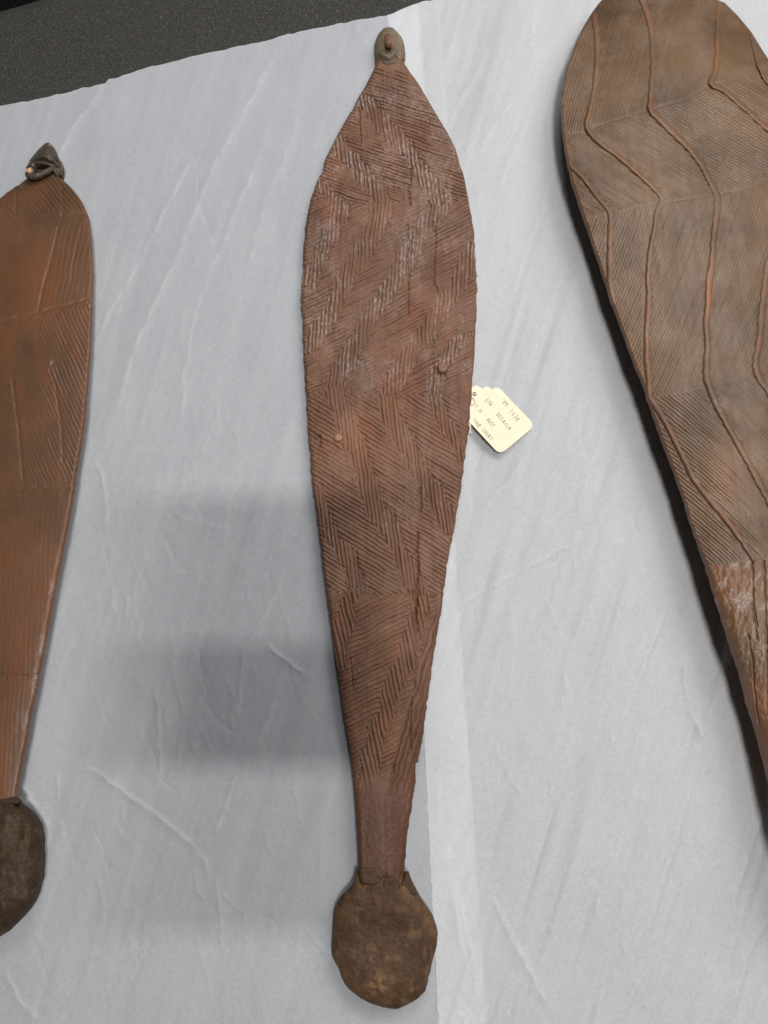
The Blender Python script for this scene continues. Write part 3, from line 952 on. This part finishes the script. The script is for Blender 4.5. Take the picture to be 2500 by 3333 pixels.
za = lambda pts: [(1750 + a / 2.212, b / 2.212) for a, b in pts]
zbx = lambda pts: [(1750 + a / 2.212, 900 + b / 2.212) for a, b in pts]
ridges = [
    (za([(405, 100), (425, 250), (430, 400), (405, 650), (375, 800), (355, 920), (450, 1030), (560, 1110), (680, 1210), (790, 1310), (880, 1400), (890, 1450), (870, 1490), (840, 1650), (815, 1800), (795, 1990)]) + zbx([(800, 100), (800, 200), (785, 400), (785, 600), (800, 780), (795, 870)]), 8.0),
    (za([(745, -30), (765, 30), (800, 120), (830, 300), (830, 500), (815, 700), (812, 790), (900, 880), (1000, 980), (1100, 1080), (1180, 1180), (1240, 1300), (1290, 1400), (1295, 1500), (1270, 1700), (1255, 1900), (1238, 1990)]) + zbx([(1232, 100), (1228, 200), (1215, 350), (1225, 500), (1215, 720), (1240, 800), (1290, 930), (1360, 1060), (1440, 1200), (1540, 1380), (1659, 1600), (1760, 1800), (1850, 2020)]), 9.5),
    (za([(1312, -60), (1310, 0), (1300, 150), (1295, 350), (1285, 500), (1250, 600), (1340, 650), (1450, 740), (1540, 820), (1600, 880), (1659, 925), (1750, 1030), (1800, 1200), (1790, 1400)]), 8.5),
    (za([(1530, 200), (1570, 400), (1620, 540), (1670, 610)]), 6.0),
    (za([(215, 1175), (320, 1270), (410, 1390), (500, 1500), (525, 1550), (520, 1700), (520, 1900), (520, 2000), (538, 2180)]), 8.0),
    (zbx([(795, 870), (860, 950), (950, 1110), (1010, 1230), (1080, 1370), (1130, 1470), (1230, 1600), (1340, 1730), (1430, 1850), (1520, 1980), (1555, 2040)]), 8.0),
    (zbx([(1665, -120), (1645, 0), (1620, 200), (1600, 450), (1570, 640), (1620, 760), (1670, 830), (1760, 1000), (1850, 1250)]), 10.0),
]
Z1 = np.array(za([(150, 985), (330, 945), (420, 910), (700, 822), (812, 790), (1080, 710), (1230, 620), (1450, 570), (1660, 500), (2100, 400)]))
Z2 = np.array(za([(200, 1600), (540, 1540), (700, 1492), (870, 1462), (960, 1450), (1290, 1400), (1480, 1370), (1660, 1300), (2100, 1180)]))
Z3 = np.array(zbx([(600, 900), (790, 872), (1000, 832), (1200, 792), (1300, 770), (1540, 700), (1660, 655), (2100, 560)]))
Z4 = np.array(zbx([(1150, 2095), (1230, 2082), (1550, 2040), (1660, 2020), (2100, 1950)]))
lay = np.zeros(Xr.shape, int)
for zz in (Z1, Z2, Z3, Z4):
    lay += (Yr > np.interp(Xr, zz[:, 0], zz[:, 1]) + (fbm(Xr / 20, Yr / 20, 161, 2) - .5) * 6).astype(int)
gr = np.zeros(Xr.shape)
# left strip of the second layer turns steeper
cfg = {0: (104.0, 8.6), 1: (31.0, 9.4), 2: (109.0, 10.2), 3: (36.0, 11.0)}
for k, (ang, per) in cfg.items():
    m = lay == k
    bend = 0.0
    x_, y_ = Xr[m], Yr[m]
    if k == 3:   # lines sweep steeper towards the lower right
        y_ = y_ - 0.00035 * np.maximum(x_ - 2100, 0) ** 2
    if k == 2:
        x_ = x_ + 0.00012 * (y_ - 700) ** 2
    g_, _ = strokes(x_, y_, ang, per, 171 + k * 9, 0.25, 0.35)
    gr[m] = g_
zbound = np.full(Xr.shape, 1e9)
for zz in (Z1, Z2, Z3, Z4):
    zbound = np.minimum(zbound, np.abs(Yr - np.interp(Xr, zz[:, 0], zz[:, 1])))
h_r = -gr * (0.00072 + 0.0002 * (lay == 0)) * (0.6 + 0.5 * fbm(Xr / 110, Yr / 110, 181, 3)) * (lay < 4) * sstep(2, 9, zbound)
h_r -= 0.0005 * np.exp(-(zbound / 5) ** 2)
# broad relief: each facet between the ridges is gently dished, folds show at the layer lines
h_r += 0.0013 * np.exp(-(np.abs(Yr - np.interp(Xr, Z2[:, 0], Z2[:, 1])) / 60) ** 1.5) * 0.6
h_r -= 0.0012 * np.exp(-(np.abs(Yr - np.interp(Xr, Z1[:, 0], Z1[:, 1])) / 55) ** 1.5)
rid = np.zeros(Xr.shape)
for pts, w in ridges:
    P_ = np.asarray(pts, float)
    m = (Xr > P_[:, 0].min() - 60) & (Xr < P_[:, 0].max() + 60) & (Yr > P_[:, 1].min() - 60) & (Yr < P_[:, 1].max() + 60)
    x_, y_ = Xr[m], Yr[m]
    d, sd, _ = poly_dist(x_ + (vnoise(x_ / 18, y_ / 18, 191) - .5) * 3, y_, smooth_poly(P_, 3))
    w = w * (1.08 + 0.25 * (vnoise(x_ / 60, y_ / 60, 193) - .5))
    w = w * 1.12
    q = np.clip(1 - (d / w) ** 2, 0, 1) ** 0.85
    h = h_r[m]
    h = h * (1 - q) + q * 0.00105
    h -= 0.00042 * np.exp(-((d - w * 1.08) / 2.6) ** 2) * (0.45 + 0.75 * (sd > 0))
    h_r[m] = h
    rid[m] = np.maximum(rid[m], q)
# handle: planed smooth, split along the grain
hm = (lay == 4)
for pts, w in [([(2449, 1830), (2452, 1900), (2452, 1985), (2465, 2080)], 2.5), ([(2488, 1828), (2492, 1950), (2497, 2150), (2500, 2330)], 3.0), ([(2436, 2065), (2448, 2130), (2455, 2230), (2470, 2360)], 2.5), ([(2458, 1990), (2466, 2040)], 2.0), ([(2420, 2290), (2448, 2370), (2462, 2420)], 3.0), ([(2520, 1830), (2530, 2300)], 3)]:
    P_ = np.asarray(pts, float)
    m = (Xr > P_[:, 0].min() - 15) & (Xr < P_[:, 0].max() + 15) & (Yr > P_[:, 1].min() - 15) & (Yr < P_[:, 1].max() + 15)
    d, _, _ = poly_dist(Xr[m] + (vnoise(Xr[m] / 7, Yr[m] / 14, 3) - .5) * 4, Yr[m], P_)
    h_r[m] -= 0.0015 * np.exp(-(d / w) ** 2)
h_r += hm * (0.0004 * (fbm(Xr / 14, Yr / 26, 195, 3) - .5) * 2 + 0.0020 * np.abs(fbm(Xr / 24 + Yr / 90, Yr / 30, 196, 2) - .5) + 0.0004)
h_r += 0.00022 * (fbm(Xr / 8, Yr / 9, 197, 2) - .5)
# board: raised about four centimetres on the grip behind it, gently domed
uw = (Xr - (erL + erR)[:, None] / 2) / ((erR - erL)[:, None] / 2)
zb_r = np.interp(yr, [-52, 0, 400, 1200, 1900, 3000], [0.014, 0.017, 0.028, 0.033, 0.034, 0.030])
Zr = zb_r[:, None] + np.interp(Yr, [-52, 1800, 2000, 2620], [0.009, 0.009, 0.010, 0.013]) + 0.012 * (1 - uw ** 2) + h_r
Zr = Zr - rim(Xr - erL[:, None], 9 + 22 * sstep(1750, 2000, Yr), 0.004) - rim(erR[:, None] - Xr, 9, 0.004)
endf = np.clip((yr + 52) / 40, 0, 1)
Zr = zb_r[:, None] + (Zr - zb_r[:, None]) * (0.35 + 0.65 * np.sqrt(1 - (1 - endf[:, None]) ** 2))
ti_r = 0.30 * rid * sstep(0.35, 0.6, fbm(Xr / 90, Yr / 90, 199, 3)) + 0.8 * np.exp(-(((Xr - 2308) / 9) ** 2)) * np.exp(-((Yr - 960) / 60) ** 2)
ti_r += 0.55 * np.exp(-((Xr - erL[:, None]) / 12) ** 2) * sstep(250, 450, Yr) * (0.4 + 0.6 * fbm(Xr / 30, Yr / 60, 203, 2))
ti_r += 0.34 * hm * sstep(0.3, 0.7, fbm(Xr / 60, Yr / 120, 205, 3)) + 0.3 * np.exp(-(((Xr - 2350) / 60) ** 2 + ((Yr - 1560) / 120) ** 2))
ti_r = np.clip(ti_r, 0, 0.85)
ch_r = 0.55 * hm * sstep(0.56, 0.68, fbm(Xr / 16 + Yr / 80, Yr / 34, 207, 4)) * (1 - sstep(1950, 2350, Yr)) + 0.10 * (1 - hm) * sstep(0.5, 0.7, fbm(Xr / 60, Yr / 60, 209, 3))
# split at the line between carved blade and smooth handle
r4 = int(np.searchsorted(yr, 1822))
shell([("blade", 0, r4, M_right), ("handle", r4, NRr - 1, M_right)], Xr, Yr, Zr, zb_r + 0.003, zb_r, None, T_r, {"chalk": np.clip(ch_r, 0, 1), "tint": ti_r}, 4.0)
# support lump behind: a back grip the board rests on
ga, gb_ = at(2520, 700, 0.0165), at(2560, 1500, 0.0165)
gp = [ga + (gb_ - ga) * k / 8 for k in range(9)]
v, f = tube(gp, [0.009, 0.012, 0.0140, 0.0150, 0.0155, 0.0150, 0.0140, 0.012, 0.009], 16)
mesh_obj("back_grip", v, f, M_right, T_r)

# ======================= the left spear thrower
base_l = (float(at(60, 1500)[0]), float(at(60, 1500)[1]), 0.0)
T_l = thing("spear_thrower", "smoothest spear thrower, dark orange-brown with faint cross bands and a wrapped pointed tip", "spear thrower", base_l, GROUP)
R_l = [(552, 168), (577, 195), (597, 217), (613, 235), (635, 253), (660, 269), (686, 280), (707, 289), (740, 295), (780, 298), (834, 301), (888, 303), (942, 302), (1015, 301), (1087, 298), (1141, 296), (1200, 291), (1248, 287), (1373, 278), (1451, 265), (1518, 254), (1614, 241), (1682, 229), (1759, 214), (1836, 198), (1923, 181), (2019, 164), (2116, 146), (2193, 130), (2270, 116), (2337, 101), (2424, 87), (2501, 72), (2569, 60), (2640, 48)]
axl = lambda y: 130 - 152 * (y - 560) / 2038.0
L_l = [(y, 2 * axl(y) - x) for y, x in R_l]
L_l[0] = (552, 112); L_l[1] = (577, 92); L_l[2] = (597, 66)
L_l = [L_l[0], L_l[1], (590, 76), (603, 61), (606, 50), (612, 44), (627, 22), (645, 0), (665, -22), (690, -43)] + [q for q in L_l if q[0] > 700]
NRl, NCl = 560, 150
yl = np.linspace(552, 2640, NRl)
sl = np.linspace(0, 1, NCl) ** 0.9
elL = interp_edges(L_l)(yl); elR = interp_edges(R_l)(yl) + 1.0 * (vnoise(yl / 14, yl * 0, 211) - .5) * 2
Yl = yl[:, None] + 0 * sl[None, :]
Xl = elL[:, None] + (elR - elL)[:, None] * sl[None, :]
lines = [(708, -14, 8.0, 0.0006), (1010, -38, 5.0, 0.0009), (1590, -5, 9.0, 0.0007), (2192, -6, 4.0, 0.0006)]
hl_ = np.zeros(Xl.shape)
for yc, tilt, w, dp in lines:
    yline = yc + tilt * (Xl - 150) / 150 + (vnoise(Xl / 20, Yl * 0 + yc, 213) - .5) * 8
    hl_ -= dp * np.exp(-((Yl - yline) / w) ** 2)
    hl_ -= dp * 0.8 * np.exp(-((Yl - yline - 2.2 * w) / 2.2) ** 2) * sstep(0.4, 0.6, vnoise(Xl / 9, Yl * 0 + yc, 247))
g0, _ = strokes(Xl, Yl, 52.0, 13.0, 221, 0.20, 0.25)
g1, _ = strokes(Xl, Yl, 101.0, 17.0, 223, 0.2, 0.3)
g2, _ = strokes(Xl, Yl, 66.0, 13.0, 225, 0.2, 0.3)
g3, _ = strokes(Xl, Yl, 93.0, 16.0, 227, 0.24, 0.4)
l1 = 708 - 14 * (Xl - 150) / 150; l2 = 1010 - 38 * (Xl - 150) / 150
z_a = 1 - sstep(-6, 6, Yl - l1 + 16)
z_b = sstep(-6, 6, Yl - l1 - 20) * (1 - sstep(-6, 6, Yl - l2 + 14))
z_c = sstep(-6, 6, Yl - l2 - 16) * (1 - sstep(1560, 1580, Yl))
z_d = sstep(1600, 1640, Yl)
right = sstep(-60, 60, Xl - axl(Yl) - 60)
hl_ -= 0.0018 * g0 * z_a * (0.3 + 0.7 * fbm(Xl / 50, Yl / 50, 229, 2))
hl_ -= 0.00045 * g1 * z_b * (0.15 + 0.85 * right) * fbm(Xl / 60, Yl / 90, 231, 2)
hl_ -= 0.0011 * g2 * z_c * (0.1 + 0.9 * right) * fbm(Xl / 60, Yl / 90, 233, 2)
hl_ -= 0.00008 * g3 * z_d
for pts in ([(195, 575), (200, 620), (205, 660), (203, 700)], [(52, 608), (53, 640), (50, 700)], [(190, 740), (165, 850), (140, 940), (125, 1010)], [(40, 1235), (60, 1390), (75, 1560)], [(180, 1260), (200, 1390), (205, 1500)]):
    P_ = np.asarray(pts, float)
    d, _, _ = poly_dist(Xl, Yl, P_)
    hl_ += -0.0006 * np.exp(-(d / 5.0) ** 2) * (0.4 + 0.8 * fbm(Xl / 20, Yl / 20, 245, 2))
hl_ += 0.0004 * (fbm(Xl / 40, Yl / 90, 235, 4) - .5)
uwl = (Xl - (elL + elR)[:, None] / 2) / ((elR - elL)[:, None] / 2)
zb_l = np.interp(yl, [552, 800, 1500, 2300, 2640], [0.008, 0.013, 0.020, 0.021, 0.018])
Zl = (zb_l + 0.008)[:, None] + hl_ + 0.002 * (1 - uwl ** 2) - rim(Xl - elL[:, None], 10, 0.004) - rim(elR[:, None] - Xl, np.interp(Yl, [552, 900, 1500, 1900, 2640], [8, 8, 16, 22, 14]), 0.0045)
ti_l = 0.5 * np.exp(-(((Xl - 110) / 60) ** 2 + ((Yl - 900) / 100) ** 2)) + 0.6 * np.exp(-((elR[:, None] - Xl) / 8) ** 2) * sstep(650, 800, Yl) + 0.16 * sstep(0.5, 0.7, fbm(Xl / 40, Yl / 160, 237, 3)) + 0.14 * sstep(1500, 2200, Yl) + 0.18 * sstep(0.42, 0.7, fbm(Xl / 70, Yl / 260, 249, 4)) * sstep(740, 800, Yl)
ch_l = 0.9 * sstep(0.55, 0.7, fbm(Xl / 8, Yl / 8, 239, 2)) * np.exp(-(((Xl - 166) / 9) ** 2 + ((Yl - 1187) / 14) ** 2)) + 0.5 * np.exp(-((elR[:, None] - Xl - 14) / 9) ** 2) * sstep(1780, 1900, Yl) * (1 - sstep(2350, 2450, Yl)) * sstep(0.4, 0.65, fbm(Xl / 20, Yl / 60, 241, 3))
rs = int(np.searchsorted(yl, 2192))
shell([("blade", 0, rs, M_left), ("handle", rs, NRl - 1, M_left)], Xl, Yl, Zl, zb_l + 0.003, zb_l, None, T_l, {"chalk": np.clip(ch_l, 0, 1), "tint": np.clip(ti_l, 0, 0.8)}, 4.0)

rows = [(2592, -70, 40), (2599, -95, 58), (2619, -135, 82), (2633, -150, 100), (2652, -165, 117), (2674, -178, 130), (2695, -186, 136), (2730, -192, 140), (2771, -196, 142), (2825, -196, 141), (2861, -194, 138), (2893, -188, 130), (2923, -180, 122), (2950, -165, 106), (2980, -145, 84), (3004, -120, 60), (3029, -92, 33), (3050, -60, 0), (3058, -40, -15)]
pillow("resin_grip", rows, 120, 110, 0.008, 0.030, M_gum_dark, T_l, 2.8, 0.0012, 34, 331, ewob=2.0,
       extra=lambda a, b: 0.0016 * (fbm(a / 60, b / 70, 335, 3) - .5) * 2 + 0.002 * np.exp(-(((a - 95) / 16) ** 2 + ((b - 2700) / 60) ** 2)) - 0.002 * np.exp(-(((a - 55) / 22) ** 2 + ((b - 2700) / 70) ** 2)),
       tint=lambda a, b: 0.12 * sstep(0.6, 0.75, fbm(a / 12, b / 20, 337, 4)))
flake("resin_rim", [(-40, 2596), (-10, 2600), (15, 2597), (40, 2592), (62, 2598), (70, 2612), (40, 2622), (0, 2625), (-40, 2620)], 0.024, 0.0042, M_gum_dark, T_l, 9)

# wrapped tip: cone of resin, sinew roll, pegs
cone_rows = [(464, 150, 161), (467, 146, 164), (471, 141, 168), (484, 127, 179), (499, 114, 185), (516, 101, 190), (524, 94, 193), (531, 92, 199), (540, 92, 201), (556, 92, 202), (574, 92, 200)]
pillow("resin_cap", cone_rows, 70, 54, 0.010, 0.016, M_gum_grey if False else M_sinew, T_l, 2.0, 0.0011, 18, 341,
       ybot=[(0, 524), (0.18, 527), (0.4, 525), (0.6, 530), (0.78, 540), (0.92, 562), (1, 574)],
       extra=lambda a, b: 0.0008 * np.sin((b + 0.35 * a) / 3.4) * 0.35, ewob=1.2)


def px_tube(name, pts, z, rpx, mat, parent, n=6, wob=0.10, seed=1):
    q = smooth_poly([(a, b) for a, b in pts], n)
    zz = np.interp(np.linspace(0, 1, len(q)), np.linspace(0, 1, len(z)), z) if hasattr(z, '__len__') else np.full(len(q), z)
    rr = np.interp(np.linspace(0, 1, len(q)), np.linspace(0, 1, len(rpx)), rpx) if hasattr(rpx, '__len__') else np.full(len(q), rpx)
    r2 = random.Random(seed)
    rr = [r * PXM * (1 + r2.uniform(-wob, wob)) for r in rr]
    v_, f_ = tube(at(q[:, 0], q[:, 1], zz), rr, 12)
    return mesh_obj(name, v_, f_, mat, parent)


px_tube("sinew_roll", [(90, 566), (97, 575), (112, 576), (130, 570), (150, 561), (166, 551), (178, 541)], [0.022, 0.023, 0.024, 0.024, 0.024, 0.022, 0.019], [9, 11, 11.5, 11, 10.5, 9.5, 7], M_sinew, T_l, seed=2)
px_tube("sinew_strand", [(96, 534), (120, 531), (145, 532), (165, 538), (180, 551), (191, 568)], [0.021, 0.024, 0.025, 0.024, 0.020, 0.016], [5, 5.5, 5.5, 5.5, 5, 4.5], M_sinew, T_l, seed=3)
px_tube("sinew_strand", [(168, 543), (178, 556), (187, 570), (192, 576)], [0.022, 0.020, 0.017, 0.014], [4.5, 5, 5, 4], M_sinew, T_l, seed=4)
px_tube("sinew_strand", [(182, 510), (192, 524), (199, 538), (201, 556), (197, 572)], [0.019, 0.018, 0.016, 0.014, 0.012], [4.5, 6, 7, 6.5, 5], M_sinew, T_l, seed=5)
px_tube("sinew_knot", [(90, 548), (96, 540), (104, 537), (110, 543), (113, 552)], [0.022, 0.025, 0.026, 0.025, 0.023], [5, 6, 7, 6.5, 5], M_sinew, T_l, seed=6)


def nub(name, px, py, z, rx, ry, mat, parent, seed):
    bm = bmesh.new()
    bmesh.ops.create_icosphere(bm, subdivisions=3, radius=1.0)
    r2 = random.Random(seed)
    c = at(px, py, z)
    ph = [r2.uniform(0, 6) for _ in range(3)]
    for v_ in bm.verts:
        k = 1 + 0.10 * math.sin(3 * v_.co.x + ph[0]) + 0.08 * math.sin(4 * v_.co.y + ph[1])
        v_.co = Vector((c[0] + v_.co.x * rx * PXM * k, c[1] + v_.co.y * ry * PXM * k, c[2] + v_.co.z * rx * 0.8 * PXM))
    vs = [tuple(v_.co) for v_ in bm.verts]; bm.verts.index_update()
    fs = [tuple(w.index for w in f_.verts) for f_ in bm.faces]
    bm.free()
    return mesh_obj(name, vs, fs, mat, parent)


nub("peg_end", 95.5, 556, 0.0245, 10, 10, M_cut, T_l, 1)["label"] = "orange cut end of the peg"
nub("peg_end", 161, 475, 0.0165, 8, 9, M_pink, T_l, 2)["label"] = "pinkish peg end at the point"
nub("resin_bead", 108, 538, 0.0275, 6, 7, M_gum_grey, T_l, 3)

# ======================= the tag
tagz = 0.0042
base_t = (float(at(1620, 1370)[0]), float(at(1620, 1370)[1]), tagz)
T_t = thing("paper_tag", "cream card tag with scalloped end and pencil writing, beside the middle spear thrower", "tag", base_t)
zt = lambda pts: [(1500 + a / 5.53, 1200 + b / 5.53) for a, b in pts]


def arc(p, q, bulge, n=6):
    p, q = np.array(p, float), np.array(q, float)
    d = q - p; nrm = np.array([d[1], -d[0]])
    return [tuple(p + d * t + nrm * bulge * 4 * t * (1 - t)) for t in np.linspace(0, 1, n)[:-1]]


out_z = []
out_z += arc((195, 350), (380, 368), 0.26) + arc((380, 368), (565, 380), 0.24) + arc((565, 380), (715, 375), 0.22)
out_z += [(715, 375), (750, 410), (1000, 675), (1170, 850), (1225, 905), (1262, 950), (1282, 1000), (1278, 1050), (1255, 1090), (1215, 1125), (1000, 1305), (850, 1430), (800, 1470), (750, 1497), (700, 1506), (650, 1490), (610, 1455), (560, 1400)]
out_z += [(180, 990), (30, 830)] + arc((30, 830), (20, 660), 0.2) + arc((20, 660), (90, 490), 0.15) + arc((90, 490), (195, 350), 0.15)
outl = zt(out_z)
hole_c = (1500 + 245 / 5.53, 1200 + 460 / 5.53)
hole = [(hole_c[0] + 7.0 * math.cos(-2 * math.pi * k / 18), hole_c[1] + 7.0 * math.sin(-2 * math.pi * k / 18)) for k in range(18)]


def tag_z(px, py):
    # the free corner lifts slightly from the tissue
    return tagz + 0.0022 * (np.asarray(px, float) + np.asarray(py, float) - 2780) / 300


from mathutils.geometry import tessellate_polygon
allp = outl + hole
wt = at([q[0] for q in allp], [q[1] for q in allp], tag_z([q[0] for q in allp], [q[1] for q in allp])) - np.array(base_t)
nt_, no_ = len(allp), len(outl)
tris = tessellate_polygon([[Vector(q) for q in wt[:no_]], [Vector(q) for q in wt[no_:]]])
wv = np.vstack([wt + np.array([0, 0, 0.00045]), wt])
tf = [tuple(t_) for t_ in tris] + [tuple(q + nt_ for q in t_[::-1]) for t_ in tris]
for lo, hi in ((0, no_), (no_, nt_)):
    for q in range(lo, hi):
        q2 = q + 1 if q + 1 < hi else lo
        tf.append((q, q2, q2 + nt_, q + nt_))
me = bpy.data.meshes.new("card"); me.from_pydata([tuple(q) for q in wv], [], tf)
bm = bmesh.new(); bm.from_mesh(me); bmesh.ops.recalc_face_normals(bm, faces=bm.faces); bm.to_mesh(me); bm.free()
me.materials.append(M_tag)
card = bpy.data.objects.new("card", me); COL.objects.link(card); card.parent = T_t

GL = {
    "'": [[(.35, 1.05), (.25, .75)]],
    '0': [[(.45, .95), (.2, .75), (.15, .4), (.35, .05), (.65, .15), (.75, .55), (.6, .9), (.45, .95)]],
    '9': [[(.7, .75), (.45, .95), (.2, .75), (.35, .5), (.65, .6), (.72, .85), (.62, .4), (.5, 0)]],
    '-': [[(.2, .45), (.6, .48)]],
    '1': [[(.4, 1), (.35, 0)]],
    '4': [[(.3, 1), (.1, .4), (.75, .42)], [(.6, .75), (.52, 0)]],
    '3': [[(.15, .9), (.5, 1), (.65, .78), (.35, .55), (.7, .35), (.5, .03), (.1, .1)]],
    'e': [[(.15, .35), (.6, .45), (.6, .7), (.35, .8), (.12, .5), (.2, .12), (.5, .02), (.8, .2)]],
    'E': [[(.75, 1), (.15, 1), (.1, 0), (.7, .03)], [(.12, .5), (.6, .55)]],
    'T': [[(.05, 1), (.85, .97)], [(.45, .98), (.4, 0)]],
    'H': [[(.15, 1), (.1, 0)], [(.7, 1), (.65, 0)], [(.12, .5), (.68, .52)]],
    'O': [[(.5, 1), (.15, .75), (.15, .25), (.5, 0), (.8, .3), (.78, .75), (.5, 1), (.35, 1.05)]],
    'C': [[(.75, .85), (.45, 1), (.15, .65), (.2, .2), (.5, 0), (.8, .15)]],
    'A': [[(.05, 0), (.4, 1), (.5, .98), (.75, 0)], [(.2, .4), (.68, .4)]],
    'N': [[(.12, 0), (.15, 1), (.65, 0), (.7, 1)]],
    'I': [[(.4, 1), (.3, 0)]],
    '.': [[(.15, .06), (.22, 0)]],
    'W': [[(.05, .95), (.2, .05), (.42, .6), (.62, .03), (.85, 1)]],
    'U': [[(.12, 1), (.14, .25), (.4, 0), (.68, .25), (.72, 1)]],
    'S': [[(.75, .9), (.4, 1), (.2, .75), (.6, .45), (.6, .1), (.15, .05)]],
    'R': [[(.12, 0), (.15, 1), (.6, .92), (.6, .6), (.15, .5), (.72, 0)]],
    '&': [[(.45, .95), (.3, .7), (.5, .55), (.25, .3), (.4, .02), (.6, .2)]],
    ' ': [],
}


def write(text, a, b, hz, out):
    a = np.array(a, float); b = np.array(b, float)
    d = b - a; L = np.hypot(*d); d /= L
    up = np.array([d[1], -d[0]])
    wch = L / len(text)
    for i, chh in enumerate(text):
        for st in GL[chh]:
            pts = smooth_poly(st, 4) if len(st) > 3 and chh not in 'ENHWTA' else np.array(st, float)
            pz = [a + d * ((i + 0.05 + q[0] * 0.92) * wch) + up * ((q[1] - 0.5) * hz + random.uniform(-1, 1)) for q in pts]
            out.append(zt(pz))


strk = []
write("'09-", (742, 545), (868, 708), 80, strk); write("143e", (888, 750), (1052, 935), 88, strk)
write("ETH", (458, 555), (560, 660), 68, strk); write("OCEANIA", (655, 805), (895, 1100), 68, strk)
write("N.W.", (270, 650), (412, 830), 72, strk); write("AUST.", (478, 905), (630, 1078), 70, strk)
write("WAR", (242, 905), (345, 1058), 70, strk); write("&HURT.", (400, 1085), (595, 1325), 68, strk)
iv, if_ = [], []
for st in strk:
    w = at([p[0] for p in st], [p[1] for p in st], tag_z([p[0] for p in st], [p[1] for p in st]) + 0.00052)
    hw = 0.00022
    b0 = len(iv)
    for i in range(len(w)):
        t_ = w[min(i + 1, len(w) - 1)] - w[max(i - 1, 0)]
        t_ = t_ / (np.linalg.norm(t_) + 1e-9)
        n_ = np.array([-t_[1], t_[0], 0]) * hw
        iv += [w[i] - n_, w[i] + n_]
    for i in range(len(w) - 1):
        if_.append((b0 + 2 * i, b0 + 2 * i + 2, b0 + 2 * i + 3, b0 + 2 * i + 1))
ink = mesh_obj("handwriting", iv, if_, M_ink, T_t, smooth=False)
ink.parent = card
ink["kind"] = "stuff"
px_tube("string", zt([(290, 440), (245, 462), (205, 458), (150, 440), (60, 470)]), [0.0044, 0.0056, 0.0058, 0.0056, 0.0052], 1.9, M_thread, T_t, seed=11)
px_tube("string", zt([(120, 520), (190, 520), (235, 555), (258, 608), (235, 645), (205, 655), (120, 640)]), 0.0053, 1.0, M_peg, T_t, seed=12)  # brown tube in place of the thin shadow line arcing beside the tag
px_tube("string", zt([(120, 900), (165, 985), (175, 1050), (160, 1120), (150, 1180)]), [0.004, 0.0052, 0.0055, 0.005, 0.0045], 2.0, M_thread, T_t, seed=13)
px_tube("string", zt([(100, 930), (150, 1010), (170, 1110), (200, 1185)]), [0.004, 0.0048, 0.0048, 0.0042], 1.8, M_thread, T_t, seed=14)
px_tube("string", zt([(40, 1150), (110, 1200), (135, 1235), (105, 1290)]), [0.004, 0.0045, 0.0045, 0.004], 2.2, M_thread, T_t, seed=15)

# ======================= unseen phone at the camera, widened to cast the shadow on the left sheet
ct, st_ = math.cos(TILT), math.sin(TILT)
R3 = Matrix(((1, 0, 0), (0, ct, -st_), (0, st_, ct)))
pc = Vector(CAM) + R3 @ Vector((-0.008, -0.066, 0.007))
T_p = thing("shadow_caster", "unseen black slab at the camera, a phone widened to shade the left sheet", "shadow_caster", tuple(pc))
bm = bmesh.new()
bmesh.ops.create_cube(bm, size=1.0)
for v_ in bm.verts:
    v_.co = Vector((v_.co.x * 0.152, v_.co.y * 0.164, v_.co.z * 0.008))
bmesh.ops.bevel(bm, geom=[e for e in bm.edges if abs(e.verts[0].co.z - e.verts[1].co.z) > 0.004], offset=0.011, segments=6, affect='EDGES', profile=0.5)
for v_ in bm.verts:
    v_.co = R3 @ v_.co
me = bpy.data.meshes.new("shadow_caster_body"); bm.to_mesh(me); bm.free(); me.materials.append(M_phone)
ob = bpy.data.objects.new("shadow_caster_body", me); COL.objects.link(ob); ob.parent = T_p
